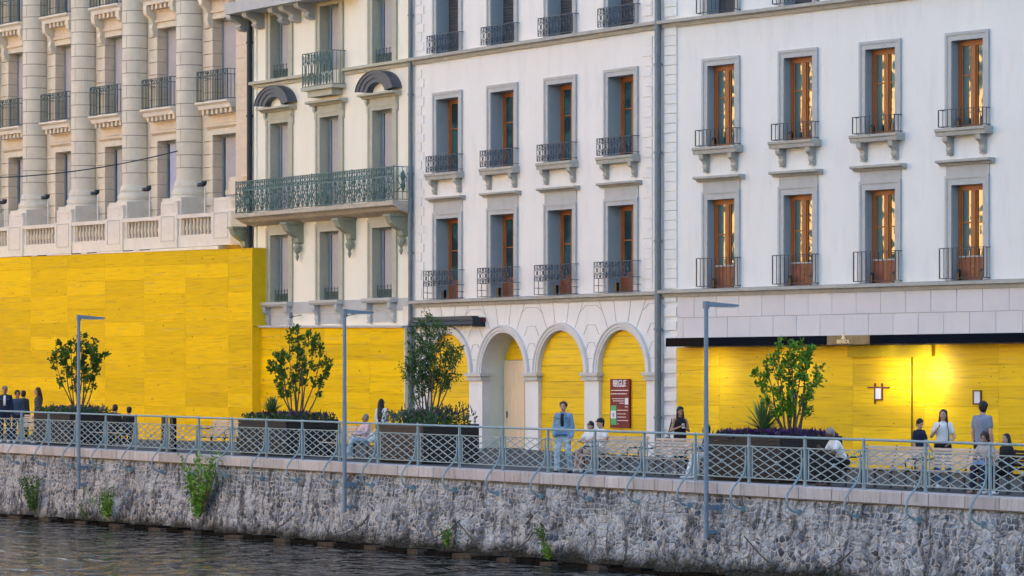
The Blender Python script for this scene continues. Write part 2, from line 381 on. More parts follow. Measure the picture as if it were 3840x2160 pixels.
def consoles(wd, xs, z, wdt, h, p, m):
    for x in xs:
        b = MB(); b.prism_x([(y, z + zz) for y, zz in bracket_prof(h, p)], x - wdt / 2, x + wdt / 2)
        b.box(x - wdt * .42, x + wdt * .42, -p * .5, 0, z - h * 1.08, z - h * .98)
        b.build('bracket', m, wd)
def wall_grid(mb, s0, s1, z0, z1, holes):
    xs = sorted({s0, s1, *[v for h in holes for v in h[:2] if s0 < v < s1]}); zs = sorted({z0, z1, *[v for h in holes for v in h[2:] if z0 < v < z1]})
    for a, b in zip(xs, xs[1:]):
        for c, d in zip(zs, zs[1:]):
            mx, mz = (a + b) / 2, (c + d) / 2
            if any(h[0] < mx < h[1] and h[2] < mz < h[3] for h in holes): continue
            mb.quad((a, 0, c), (b, 0, c), (b, 0, d), (a, 0, d))
def core(parent, s0, s1, k=0.0, y=1.0, ztop=20):
    MB().box(s0, s1, y, 13, -1.2, ztop).build('rear_rooms', core_m, parent, k=k)  # one solid block; dark in place of unlit rooms, also shuts out the sun
def drainpipe(parent, x, z0, z1, r=.075, y=-.12, m=pipe_m, name='drainpipe'):
    b = MB(); b.tube([(x, y, z0), (x, y, z1)], r, 10)
    z = z0 + 1.3
    while z < z1: b.lathe(x, y, [(r * 1.25, z), (r * 1.25, z + .07)], 10); b.box(x - .015, x + .015, y, .0, z + .02, z + .05); z += 2.6
    return b.build(name, m, parent, smooth=False)

# ==================================================================== MIDDLE WHITE HOUSE (arcade)
A = FA; sA0, sA1 = A.S(1549), A.S(2485)
mid = fthing('white_house', 'white house with boarded ground-floor arches', 'building', A)
zst_l0, zst_l1 = A.Z(1556, 1146, .2), A.Z(1556, 1129, .2)
zst_u0, zst_u1 = A.Z(1553, 235, .2), A.Z(1553, 215, .2)
midc = [1681, 1887, 2104, 2332]; W_f = A.S(1735) - A.S(1627); W_o = A.S(1724.5) - A.S(1642)
mids = [A.S(p) for p in midc]
zu_top, zu_sill = A.Z(1724, 363), A.Z(1730, 641, .3) + .01
zl_top, zl_sill = A.Z(1724, 815.6), zst_l1 + .03
z3_sill = zst_u1 + .03; z3_top = z3_sill + 2.6
holes = []
for s in mids:
    for a, b in ((zu_sill, zu_top), (zl_sill, zl_top), (z3_sill, z3_top)):
        holes.append((s - W_o / 2, s + W_o / 2, a, b))
wm = MB(); wall_grid(wm, sA0, sA1, zst_l0, 20, holes)
# arcade ground floor
ARX = [(1604, 1759), (1808, 1970), (2018, 2191), (2245, 2424)]
ARS = [(A.S(a), A.S(b)) for a, b in ARX]
zspring = A.Z(2214, 1397); zgm = -.6
def arch_z(x):
    for a, b in ARS:
        if a <= x <= b:
            r = (b - a) / 2; c = (a + b) / 2; return zspring + 1.0 * math.sqrt(max(0, r * r - (x - c) ** 2))
    return zgm
cuts = [sA0, sA1]
for a, b in ARS: cuts += [a + (b - a) * (1 - math.cos(math.pi * i / 28)) / 2 for i in range(29)]
cuts = sorted(cuts)
for a, b in zip(cuts, cuts[1:]):
    m_ = (a + b) / 2; ins = any(p < m_ < q for p, q in ARS)
    za, zb = (arch_z(a) if ins else zgm), (arch_z(b) if ins else zgm)
    wm.quad((a, 0, za), (b, 0, zb), (b, 0, zst_l0), (a, 0, zst_l0))
wm.build('wall', white, mid)
core(mid, sA0, sA1)
def uniform_row(parent, fr, cs, z, zt, wo, proto):
    first = proto(parent, cs[0], z, zt - z, wo)
    for s in cs[1:]:
        c = copy_tree(first, parent); c.location = (s, 0, z)
def proto_mid_upper(parent, x, z, h, wo):
    wd = wood_window(parent, x, z, wo, h, .42, 0, glass_t); surround(wd, wo, h, (W_f - wo) / 2, .5, trim, reveal)
    sw = W_f + .16; slab(wd, sw, 0, .32, .21); consoles(wd, (-sw / 2 + .22, sw / 2 - .22), -.21, .16, .42, .26, string_m)
    r = MB(); e = sw / 2 - .04; ornate(r, -e, e, .06, .56, -.28, 6, .010); ornate(r, 0, 0, 0, 0, 0, 0)
    for sx in (-e, e): r.bar((sx, -.28, .56), (sx, 0, .56), .014); r.bar((sx, -.28, .08), (sx, 0, .08), .01)
    r.build('balcony_railing', ironblue, wd); return wd
def proto_mid_lower(parent, x, z, h, wo):
    wd = wood_window(parent, x, z, wo, h, .42, .62, glass_t); surround(wd, wo, h, (W_f - wo) / 2, .5, trim, reveal, top=.20)
    fz = h + .20
    MB().box(-W_f / 2, W_f / 2, -.03, .002, fz, fz + .36).build('frieze', trim, wd)
    cornice(wd, W_f, fz + .36, .24, .14, .18)
    r = MB(); e = W_f / 2 + .10; y = -.34
    ornate(r, -e, e, .44, .92, y, 6, .010)
    r.bar((-e, y, .02), (e, y, .02), .011); r.bar((-e, y, .22), (-e * .75, y, .22), .009)
    for sx in (-e, -e * .75, e * .93, e): r.bar((sx, y, 0), (sx, y, .45), .012)
    for zz in (.92, .44, .22, .02): r.bar((e, y, zz), (e, 0, zz), .012); r.bar((-e, y, zz), (-e, 0, zz), .012)
    r.build('balcony_railing', ironblue, wd)
    p = MB()
    for sx in (-.38,): p.box(sx - .06, sx + .06, .02, .12, 0, .30)
    p.build('floor_light', blackm, wd); return wd
def proto_mid_top(parent, x, z, h, wo):
    f = MB(); e = wo / 2; f.box(-e, e, .44, .5, 0, h); k = 0
    zz = .04
    while zz < h - .05: f.prism_x([(.40, zz), (.44, zz), (.44, zz + .07), (.425, zz + .07)], -e + .05, e - .05); zz += .095
    wd = f.build('window_shutter', shutter, parent, loc=(x, 0, z)); surround(wd, wo, h, (W_f - wo) / 2, .5, trim, reveal)
    r = MB(); ee = W_f / 2 + .08; ornate(r, -ee, ee, .03, .58, -.22, 6, .010)
    for sx in (-ee, ee): r.bar((sx, -.22, .58), (sx, 0, .58), .014)
    r.build('balcony_railing', ironblue, wd); return wd
uniform_row(mid, A, mids, zu_sill, zu_top, W_o, proto_mid_upper)
uniform_row(mid, A, mids, zl_sill, zl_top, W_o, proto_mid_lower)
uniform_row(mid, A, mids, z3_sill, z3_top, W_o, proto_mid_top)
def string_course(parent, s0, s1, z0, z1, t=.2, m=string_m, k=0.0):
    h = z1 - z0
    MB().prism_x([(0, z0 - .05), (-t * .35, z0 - .05), (-t * .45, z0 + h * .3), (-t, z0 + h * .45), (-t, z1), (0, z1 + .03)], s0, s1).build('string_course', m, parent, k=k)
string_course(mid, sA0 + .02, sA1, zst_l0, zst_l1, .22); string_course(mid, sA0 + .02, sA1, zst_u0, zst_u1, .24)
# quoins (alternating long and short blocks)
for side in (0, 1):
    q = MB(); z = zst_l1 + .1; i = 0
    while z < 19:
        ln = .50 if i % 2 else .34; s0 = (sA0 + .22) if side == 0 else (sA1 - .42 - ln - .1); 
        if abs(z - zst_u0) > .35: q.box(s0, s0 + ln, -.035, .002, z, z + .27)
        z += .30; i += 1
    q.build('quoin', white, mid)
# arcade trim
arc = MB(); rev = MB(); imp = MB()
for a, b in ARS:
    r = (b - a) / 2; c = (a + b) / 2; ro = r + .24; n = 32
    for i in range(n):
        t0, t1 = math.pi * i / n, math.pi * (i + 1) / n
        for (ra, rb, y0, y1) in ((r, r + .08, -.045, -.045), (r + .08, ro - .06, -.07, -.07), (ro - .06, ro, -.10, -.10)):
            P = [(c + ra * math.cos(t0), y0, zspring + ra * math.sin(t0)), (c + rb * math.cos(t0), y1, zspring + rb * math.sin(t0)), (c + rb * math.cos(t1), y1, zspring + rb * math.sin(t1)), (c + ra * math.cos(t1), y0, zspring + ra * math.sin(t1))]
            arc.quad(*P)
        for rr, y0, y1 in ((r + .08, -.045, -.07), (ro - .06, -.07, -.10), (ro, -.10, 0.002), (r, -.045, .30)):
            arc.quad((c + rr * math.cos(t0), y0, zspring + rr * math.sin(t0)), (c + rr * math.cos(t1), y0, zspring + rr * math.sin(t1)), (c + rr * math.cos(t1), y1, zspring + rr * math.sin(t1)), (c + rr * math.cos(t0), y1, zspring + rr * math.sin(t0)))
        if (a, b) == ARS[1]:
            rev.quad((c + r * math.cos(t0), .3, zspring + r * math.sin(t0)), (c + r * math.cos(t1), .3, zspring + r * math.sin(t1)), (c + r * math.cos(t1), .92, zspring + r * math.sin(t1)), (c + r * math.cos(t0), .92, zspring + r * math.sin(t0)))
    for x in (a, b):
        (arc).quad((x, -.0, zgm), (x, .3, zgm), (x, .3, zspring), (x, 0, zspring))
        if (a, b) == ARS[1]: rev.quad((x, .3, zgm), (x, .92, zgm), (x, .92, zspring), (x, .3, zspring))
piers = [(sA0 + .45, ARS[0][0])] + [(ARS[i][1], ARS[i + 1][0]) for i in range(3)] + [(ARS[3][1], ARS[3][1] + .72)]
for a, b in piers:
    imp = MB()
    for (o, z0, z1) in ((.05, zspring - .24, zspring - .17), (.02, zspring - .17, zspring - .10), (.09, zspring - .10, zspring)):
        imp.box(a - o, b + o, -.04 - o, .28, z0, z1)
    imp.build('impost', M('impost_stone', (.55, .54, .53), .85, .08, 2, .2, 18, col2=(.42, .41, .4), amt=.4), mid)
arc.build('archivolt', M('arch_stone', (.66, .65, .66), .85, .07, 2, .2, 18, col2=(.52, .51, .51), amt=.4), mid)
rev.build('doorway_reveal', M('pale_green_plaster', (.62, .66, .60), .85, .06, 1.5), mid)
# rusticated joint lines over the arches
g = MB()
def gl(x0, z0, x1, z1, r=.009, mb=None):
    (mb or g).bar((x0, -.004, z0), (x1, -.004, z1), r)
top = zst_l0 - .06
for i, (a, b) in enumerate(ARS):
    c = (a + b) / 2; ro = (b - a) / 2 + .26
    for ang in (78, 102, 60, 120):
        x0 = c + ro * math.cos(R(ang)); z0 = zspring + ro * math.sin(R(ang)); ll = (top - z0) / math.sin(R(ang)); gl(x0, z0, x0 + ll * math.cos(R(ang)), top)
for i in range(4):
    a = ARS[i][1]; b = ARS[i + 1][0] if i < 3 else ARS[3][1] + .9; c = (a + b) / 2
    for (hw, z0, hz, zb) in ((.30, .75, .16, .0), (.42, 1.25, .2, .9), (.62, 1.95, .35, 1.35)):
        zt = zspring + z0 + hz
        if zt > top - .05: zt = top - .12
        gl(c - hw * .5, zt, c + hw * .5, zt); gl(c - hw * .5, zt, c - hw, zspring + z0 - .1); gl(c + hw * .5, zt, c + hw, zspring + z0 - .1)
    gl(c - .26, zspring + .42, c + .26, zspring + .42)
g.build('joint_line', jointw, mid)
# plywood door in the open arch
a, b = ARS[1]; c = (a + b) / 2; r = (b - a) / 2; zd = A.Z(1930, 1350, -.8)
d = MB(); zf = -.03; zdb = A.Z(1930, 1686, -.8)
d.box(a + .02, b - .02, .80, .86, zdb, zd - .01); dr = d.build('plywood_door', paledoor, mid)
hd = MB(); hd.box(a + .22, a + .25, .76, .80, zdb + 1.0, zdb + 1.22); hd.bar((a + .235, .77, zdb + 1.12), (a + .36, .77, zdb + 1.12), .012); hd.build('handle', pipe_m, dr)
sl = MB(); sl.box(c - .02, c + .0, .79, .80, zdb + .05, zd - .05); sl.box(c + .35, c + .36, .79, .80, zd - .9, zd - .35); sl.build('door_seam', jointw, dr)
MB().box(a, b, .78, .9, zdb - .3, zdb - .01).build('door_sill', string_m, mid)
# drainpipe, awning cassette, alarm box
drainpipe(mid, sA0 + .03, -.2, 20); 
s_a, s_b = A.S(1556), A.S(1782, .35)
aw = MB(); za, zb = A.Z(1700, 1224, .3), A.Z(1700, 1198, .3)
aw.prism_x([(-.02, zb - .02), (-.30, zb - .04), (-.34, za + .06), (-.28, za + .02), (-.02, za + .05)], s_a + .1, s_b)
aw.box(s_b, s_b + .05, -.48, -.0, za - .03, zb + .05)
awo = aw.build('awning_cassette', navy, mid)
pb = MB().box(s_a + .3, s_b - .2, -.36, -.10, zb - .01, zb + .10); pb.build('cover_strip', darkmetal, awo)
xa = A.S(1815); zz = A.Z(1815, 1200)
al = MB().box(xa - .10, xa + .12, -.09, .0, zz - .06, zz + .07); al.build('alarm_box', M('red_box', (.25, .01, .02), .4), mid)
# ==================================================================== CREAM HOUSE
sC0, sC1 = A.S(946), A.S(1549)
cre = fthing('cream_house', 'cream house with olive stone window frames, curved dark pediments and one long ornate balcony', 'building', A)
def span(pl, pr): return A.S(pl), A.S(pr)
zc_t, zc_b = A.Z(1088, 878), A.Z(1088, 1132)
zm_t, zm_b = A.Z(1087, 456), A.Z(1541, 760, 0) - .0
zU_t, zU_b = A.Z(1089, 46), zst_u1 + .02
cw_o = A.S(1088) - A.S(1021); cw_f = A.S(1100) - A.S(1003)
cs_ = [(A.S(1003) + A.S(1100)) / 2, (A.S(1189) + A.S(1289)) / 2, (A.S(1387) + A.S(1488)) / 2]
zbal = A.Z(1476, 752, .7)
zm_b = zbal + .02
ho = []
for s in cs_:
    for a, b in ((zc_b, zc_t), (zm_b, zm_t), (zU_b, zU_t)): ho.append((s - cw_o / 2, s + cw_o / 2, a, b))
wm = MB(); wall_grid(wm, sC0, sC1, -.6, 20, ho); wm.build('wall', cream, cre)
core(cre, sC0, sC1)
revc = M('olive_reveal', (.47, .47, .38), .85, .1, 2)
bluem = M('blue_grey_frame', (.20, .25, .31), .5, .1, 3)
def proto_cream(parent, x, z, h, wo, kind):
    y = .27; e = wo / 2; f = MB()
    f.box(-e, -e + .07, y, y + .08, 0, h); f.box(e - .07, e, y, y + .08, 0, h); f.box(-e + .07, e - .07, y, y + .08, h - .09, h)
    f.box(-e + .07, -e + .20, y + .02, y + .06, 0, h - .09)
    wd = f.build('window', bluem, parent, loc=(x, 0, z))
    p = MB(); p.box(-e + .27, e - .07, y + .02, y + .05, 0, h - .09); p.build('blind', blind, wd)
    p = MB(); p.quad((-e + .20, y + .05, 0), (-e + .27, y + .05, 0), (-e + .27, y + .05, h - .09), (-e + .20, y + .05, h - .09)); p.build('pane', glass_t, wd)
    surround(wd, wo, h, (cw_f - wo) / 2, .48, trimc, revc, top=.26 if kind == 'low' else .22)
    if kind == 'low':
        MB().box(-cw_f / 2, cw_f / 2, -.03, .002, h + .26, h + .52).build('frieze', trimc, wd)
        g = MB()
        for i in range(6):
            xx = -e + .10 + (wo - .18) * i / 5; g.bar((xx, .10, .04), (xx, .10, .46), .012)
        for q_ in (.06, .25, .40): g.bar((-e + .08, .10, q_), (e - .06, .10, q_), .010)
        g.box(-e + .12, e - .1, .14, .30, .02, .30); g.build('window_grille', tealmetal, wd)
    if kind == 'top':
        g = MB()
        for i in range(6):
            xx = -e + .10 + (wo - .18) * i / 5; g.bar((xx, .05, .04), (xx, .05, .50), .012)
        for q_ in (.06, .27, .46): g.bar((-e + .08, .05, q_), (e - .06, .05, q_), .010)
        g.box(-e + .12, e - .1, .10, .28, .02, .32); g.build('window_grille', tealmetal, wd)
    if kind in ('mid', 'arch'):
        MB().box(-cw_f / 2, cw_f / 2, -.035, .002, h + .22, h + .40).build('frieze', trimc, wd)
        for sx in (-1, 1):
            b = MB(); b.prism_x([(y_, h + .39 + zz_) for y_, zz_ in bracket_prof(.5, .14)], sx * cw_f / 2 - .07, sx * cw_f / 2 + .07); b.build('bracket', trimc, wd)
        cornice(wd, cw_f, h + .40, .34, .16, .26, trimc)
    if kind == 'arch':
        r0, r1 = .42, 1.16; zc = h + .54; n = 24
        a = MB(); 
        def P(rr, t, y): return (rr * math.cos(t) * 1.1, y, zc + .0 + rr * math.sin(t) * .66)
        A0, A1 = R(8), R(172)
        for i in range(n):
            t0 = A0 + (A1 - A0) * i / n; t1 = A0 + (A1 - A0) * (i + 1) / n
            for ra, rb, y in ((.54, .76, -.30), (.76, .97, -.33), (.97, 1.14, -.36)):
                a.quad(P(ra, t0, y), P(rb, t0, y), P(rb, t1, y), P(ra, t1, y))
                a.quad(P(rb, t0, y), P(rb, t0, y - .03), P(rb, t1, y - .03), P(rb, t1, y))
            a.quad(P(1.14, t0, -.36), P(1.14, t0, 0), P(1.14, t1, 0), P(1.14, t1, -.36)); a.quad(P(.54, t0, -.30), P(.54, t0, 0), P(.54, t1, 0), P(.54, t1, -.30))
        a.build('arched_pediment', slate, wd)
        t_ = MB(); pts = [(.54 * 1.1 * math.cos(A0 + (A1 - A0) * i / n), zc + .54 * .66 * math.sin(A0 + (A1 - A0) * i / n)) for i in range(n + 1)]
        t_.prism_y(pts + [(-.58, zc), (.58, zc)], -.06, 0); t_.build('tympanum', cream, wd)
    return wd
f1 = proto_cream(cre, cs_[0], zc_b, zc_t - zc_b, cw_o, 'low')
for s in cs_[1:]: c = copy_tree(f1, cre); c.location = (s, 0, zc_b)
f2 = proto_cream(cre, cs_[0], zm_b, zm_t - zm_b, cw_o, 'arch'); c = copy_tree(f2, cre); c.location = (cs_[2], 0, zm_b + .0)
proto_cream(cre, cs_[1], zm_b, zm_t - zm_b, cw_o, 'mid')
f3 = proto_cream(cre, cs_[0], zU_b, zU_t - zU_b, cw_o, 'top'); c = copy_tree(f3, cre); c.location = (cs_[2], 0, zU_b)
wd = proto_cream(cre, cs_[1], zU_b - .55, zU_t - zU_b + .55, cw_o, 'plain')
bh = MB(); bw = 1.05; ornate(bh, -bw, bw, .02, 1.15, -.5, 5, .017, .018); ornate(bh, 0, 0, 0, 0, 0, 0)
for sx in (-bw, bw): bh.bar((sx, -.5, 1.15), (sx, 0, 1.15), .018); bh.bar((sx, -.5, .02), (sx, 0, .02), .018); bh.bar((sx, -.5, .02), (sx, -.5, 1.15), .02)
for k_ in range(4): bh.bar((bw, -.5 + k_ * .15, .02), (bw, -.5 + k_ * .15, 1.15), .010)
bh.build('balcony_railing', greenmetal, wd)
b_ = MB(); b_.box(-1.1, 1.1, -.55, 0, -.12, 0); b_.box(-.85, .85, -.42, 0, -.34, -.12); b_.build('balcony_slab', trimc, wd)
string_course(cre, sC0, cs_[1] - 1.12, zst_u0, zst_u1, .22, trimc); string_course(cre, cs_[1] + 1.12, sC1 - .02, zst_u0, zst_u1, .22, trimc)
# band and bracketed sills over the boarding
zsl = zc_b
MB().box(A.S(981), sC1 - .1, -.03, .002, zsl - .42, zsl - .02).build('sill_band', trim, cre)
for s in cs_:
    b_ = MB(); b_.prism_x([(0, zsl - .16), (-.24, zsl - .16), (-.3, zsl - .08), (-.3, zsl), (0, zsl)], s - .98, s + .98); so = b_.build('window_sill', trim, cre)
    consoles(so, (s - .78, s + .78), zsl - .16, .2, .62, .26, trim)
    MB().box(s - .66, s + .66, -.02, .002, zsl - .80, zsl - .43).build('apron', trim, so)
zyt_l, zyt_r = A.Z(970, 1222, .5), A.Z(1500, 1222, .5)
_sa, _sb = A.S(972, .5), A.S(1500, .5)
# long balcony
bal = MB(); s0b, s1b = A.S(883, .72), A.S(1476, .72)
bal.prism_x([(0, zbal - .42), (-.10, zbal - .42), (-.5, zbal - .30), (-.62, zbal - .2), (-.78, zbal - .14), (-.78, zbal), (0, zbal)], s0b, s1b + .04)
bo = bal.build('balcony_slab', M('stained_balcony_stone', (.50, .44, .37), .85, .2, 3, .3, 16, stretch=(1, 1, 4), col2=(.15, .13, .12), amt=.7), cre)
rl = MB(); ornate(rl, s0b + .03, s1b, zbal + .05, zbal + .80, -.72, 17, .019, .02); ornate(rl, s0b + .03, s1b, zbal + .82, zbal + 1.12, -.715, 34, .013, .02)
for i in range(34):
    xx = s0b + .03 + (s1b - s0b - .03) * (i + .5) / 34; rl.tube([(xx - .1, -.73, zbal + .5), (xx, -.73, zbal + .25), (xx + .1, -.73, zbal + .5)], .014, 4); rl.ell((xx, -.73, zbal + .42 + .12 * (i % 2)), (.05, .02, .08), 6, 4)
for i in range(5):
    xx = s0b + .03 + (s1b - s0b - .03) * i / 4; rl.bar((xx, -.72, zbal), (xx, -.72, zbal + 1.16), .022)
rl.build('balcony_railing', greenmetal, bo)
for xe in (s0b + .03, s1b):
    e_ = MB()
    for zz in (.05, .30, 1.12): e_.bar((xe, -.72, zbal + zz), (xe, 0, zbal + zz), .018)
    for k_ in range(5): e_.bar((xe, -.72 + k_ * .17, zbal + .05), (xe, -.72 + k_ * .17, zbal + 1.12), .012)
    e_.tube([(xe, -.6, zbal + .3), (xe, -.4, zbal + .5), (xe, -.2, zbal + .7), (xe, -.4, zbal + .95), (xe, -.6, zbal + .7), (xe, -.4, zbal + .45)], .016, 4)
    e_.lathe(xe, -.36, [(.02, zbal + .3), (.09, zbal + .5), (.05, zbal + .65), (.10, zbal + .8), (.02, zbal + 1.0)], 8)
    e_.build('end_railing', greenmetal, bo)
olv = M('green_grey_console_stone', (.30, .32, .25), .85, .12, 3, .3, 18, col2=(.2, .2, .15), amt=.5)
for px in (930, 1130, 1326, 1520):
    s = A.S(px); b = MB(); hh = 1.15; p_ = .66
    b.prism_x([(0, zbal - .42), (-p_, zbal - .42), (-p_ - .02, zbal - .55), (-p_ * .9, zbal - .72), (-p_ * .6, zbal - .86), (-p_ * .35, zbal - .95), (-p_ * .3, zbal - 1.1), (0, zbal - 1.15)], s - .17, s + .17)
    b.box(s - .22, s + .22, -p_ - .08, 0, zbal - .50, zbal - .425)
    b.lathe(s, -.16, [(.02, zbal - 1.75), (.07, zbal - 1.62), (.04, zbal - 1.52), (.12, zbal - 1.4), (.15, zbal - 1.3), (.09, zbal - 1.18), (.14, zbal - 1.1)], 8)
    b.build('console', olv, bo)
# roof-level corbels of the storey above
zq = A.Z(1100, 8, .9)
ub = MB(); ub.box(sC0 - .3, cs_[2] - 1.6, -.95, 0, zq, zq + .4); uo = ub.build('upper_balcony_slab', trim, cre)
for px in (925, 985, 1082, 1122, 1180):
    s = A.S(px); b = MB(); b.prism_x([(y_, zq + zz_) for y_, zz_ in bracket_prof(.55, .75)], s - .16, s + .16); b.build('console', trim, uo)
# two small spotlights on arms
for px, py in ((1130, 1180), (1335, 1176)):
    s, z = A.S(px), A.Z(px, py, .3); b = MB(); b.bar((s, 0, z), (s, -.35, z - .06), .02); b.lathe(s, -.42, [(.03, z - .12), (.07, z - .08), (.06, z + .03)], 8); b.bar((s - .2, -.3, z + .08), (s + .12, -.42, z - .08), .04); b.build('spotlight', pipe_m, cre)
drainpipe(cre, A.S(949), -.2, 20, .10, -.14, navy)  # dark tube stands in for the shaded recess between the houses
MB().box(A.S(958), A.S(966), -.06, 0, -.5, 20).build('corner_strip', cream, cre)
# slim pilaster strip between the boarding and the arcade
MB().box(A.S(1517), A.S(1541), -.06, .002, -.5, zst_l0).build('pilaster', plinth_m, cre)
# ==================================================================== RIGHT WHITE HOUSE
B = FR_; sB1 = B.S(4700) + 48  # wall run on out of view to keep the low sun off the quay
rgt = fthing('white_shop_house', 'right-hand white house with tall orange casements, stone-clad base and a long dark canopy', 'building', B)
outs = [(2640, 2775), (2925, 3068), (3227, 3382), (3549, 3713)]
RW = sum(B.S(b) - B.S(a) for a, b in outs) / 4; rs = [(B.S(a) + B.S(b)) / 2 for a, b in outs]
rs.append(rs[-1] + (rs[-1] - rs[-2])); rs.append(rs[-1] + (rs[-1] - rs[-2]))
RO = B.S(2759) - B.S(2659)
RO = RW * .735
zRu_t = B.Z(2759, 238); zRu_b = B.Z(2777, 541, .32)
zRl_t = B.Z(2759, 744); zs0, zs1 = B.Z(2550, 1104, .2), B.Z(2550, 1087, .2)
zRl_b = zs1 + .03
zt0, zt1 = B.Z(2550, 90, .2), B.Z(2550, 69, .2); zRt_b = zt1 + .03
ho = []
for s in rs:
    for a, b in ((zRu_b, zRu_t), (zRl_b, zRl_t), (zRt_b, zRt_b + 2.5)): ho.append((s - RO / 2, s + RO / 2, a, b))
sq = B.S(2541)
wm = MB(); wall_grid(wm, 0, sB1, zs0, 20, ho)
wm.build('wall', white2, rgt); core(rgt, .1, sB1)
def proto_r(parent, x, z, h, wo, kind):
    fw = (RW - wo) / 2
    if kind == 'top':
        wd = MB().box(-wo / 2, wo / 2, .40, .46, 0, h).build('window_shutter', shutter, parent, loc=(x, 0, z))
    else: wd = wood_window(parent, x, z, wo, h, .22, .0 if kind == 'up' else .62, glass_r)
    surround(wd, wo, h, fw, .5, trim, reveal, top=fw if kind != 'low' else .24)
    if kind == 'low':
        MB().box(-RW / 2, RW / 2, -.03, .002, h + .24, h + .24 + .29).build('frieze', trim, wd)
        cornice(wd, RW, h + .53, .26, .15, .2)
        t_ = MB(); t_.box(-wo / 2 + .08, wo / 2 - .08, .17, .22, .62, .66); t_.build('cover_strip', trim, wd)
    hr = {'up': .50, 'low': .86, 'top': .55}[kind]; e = RW / 2 + .02; y = -.26 if kind != 'up' else -.3
    if kind == 'up':
        sw = RW + .24; slab(wd, sw, 0, .36, .20); consoles(wd, (-sw / 2 + .3, sw / 2 - .3), -.20, .17, .48, .28, string_m)
    r = MB()
    for i in range(11):
        xx = -e + 2 * e * i / 10; r.bar((xx, y, .04), (xx, y, hr), .011 if i not in (0, 10) else .018)
    for zz in (.05, hr): r.bar((-e, y, zz), (e, y, zz), .014); r.bar((e, y, zz), (e, 0, zz), .014); r.bar((-e, y, zz), (-e, 0, zz), .014)
    r.bar((e, y * .5, .05), (e, y * .5, hr), .011)
    r.build('balcony_railing', darkmetal, wd)
    if kind != 'top':
        for sx in (-.33, .42):
            MB().prism_x([(-.02, 0), (.10, 0), (.08, .26), (.03, .30), (-.01, .22)], sx * wo - .05, sx * wo + .05).build('floor_light', blackm, wd)
    return wd
for kind, z, h in (('up', zRu_b, zRu_t - zRu_b), ('low', zRl_b, zRl_t - zRl_b), ('top', zRt_b, 2.5)):
    f_ = proto_r(rgt, rs[0], z, h, RO, kind)
    for s in rs[1:]: c = copy_tree(f_, rgt); c.location = (s, 0, z)
string_course(rgt, .02, sB1, zs0 - .02, zs1, .24); string_course(rgt, .02, sB1, zt0, zt1, .26)
# grooved corner strip with its own pipe and joint
qb = MB(); z = -.55
while z < 19.6:
    if not (zs0 - .2 < z < zs1 + .05 or zt0 - .2 < z < zt1 + .05): qb.box(.12, sq, -.05, .002, z, z + .262)
    z += .285 if z > zs1 else .415
    if z <= zs1: qb.v and None
qb.build('quoin', white2, rgt)
drainpipe(rgt, -.03, -.3, 20, .10, -.16)
# stone cladding
ccl = M('pale_cladding_slab', (.66, .64, .66), .7, .04, 1.2, .05, 20, island=.04)
zcan1, zcan0 = B.Z(2520, 1268, .6), B.Z(2520, 1300, .6)
cl = MB(); zc1 = zs0 - .06; zmid_ = B.Z(2600, 1191); L_ = .96
for row, (z0, z1, off) in enumerate(((zmid_, zc1, 0), (zcan0 - .2, zmid_, .48))):
    x = sq - .2 + off - L_ * 1
    while x < sB1:
        a, b = max(x, sq + .01), min(x + L_, sB1)
        if b - a > .05: cl.box(a + .008, b - .008, -.03, .002, z0 + .008, z1 - .008)
        x += L_
cl.build('stone_cladding', ccl, rgt)
MB().box(sq, sB1, -.006, .004, zcan0 - .2, zc1).build('cladding_backing', jointw, rgt)
MB().box(.0, sB1, -.001, .01, -.8, zcan0 - .2).build('base_wall', ccl, rgt); MB().box(.0, sq + .01, -.001, .01, zcan0 - .2, zs0).build('corner_backing', white2, rgt)
# canopy
can = MB(); tC = .75; sx0 = B.S(2496, tC)
can.box(sx0, sB1, -tC + .02, 0, zcan0 + .03, zcan1 - .02)
co = can.build('canopy', slate, rgt)
gloss = M('black_gloss_fascia', (.003, .006, .014), .6, .3, .8, spec=.03); bronze = M('brushed_bronze_fascia', (.17, .14, .08), .45, .4, 2.5, metallic=.2, stretch=(1, 1, .3))
e1, e2, e3 = B.S(2662, tC), B.S(3100, tC), B.S(3264, tC)
segs = [(sx0, e1, M('dark_brown_fascia', (.010, .008, .008), .6, .3, 1.5, spec=.04), .0), (e1, e2, gloss, .02), (e2, e3, bronze, .0), (e3, sB1, gloss, .03)]
for a, b, m_, o_ in segs: MB().box(a + .004, b - .004, -tC - o_, -tC + .02, zcan0, zcan1).build('fascia', m_, co)
def text(body, size, parent, x, y, z, m_, name='lettering', sx=1.0, align='CENTER', bold=0.0, ext=.006):
    cu = bpy.data.curves.new(name, 'FONT'); cu.body = body; cu.size = size; cu.align_x = align; cu.align_y = 'CENTER'; cu.extrude = ext; cu.offset = bold
    o = bpy.data.objects.new(name + '_src', cu); COL.objects.link(o)
    me = bpy.data.meshes.new_from_object(o.evaluated_get(bpy.context.evaluated_depsgraph_get())); COL.objects.unlink(o); bpy.data.objects.remove(o)
    me.materials.clear(); me.materials.append(m_)
    for v in me.vertices: v.co = Vector((v.co.x * sx, -v.co.z, v.co.y))
    o2 = bpy.data.objects.new(name, me); COL.objects.link(o2); o2.parent = parent; o2.location = (x, y, z); return o2
sg = B.S(3163, tC); text('BENSOL', .14, co, sg, -tC - .012, zcan0 + .075, letterg, bold=.004)
MB().prism_y([(sg - .07, zcan0 + .14), (sg + .09, zcan0 + .14), (sg + .05, zcan0 + .22), (sg + .01, zcan0 + .33), (sg - .04, zcan0 + .22)], -tC - .02, -tC - .002).build('emblem', letterg, co)
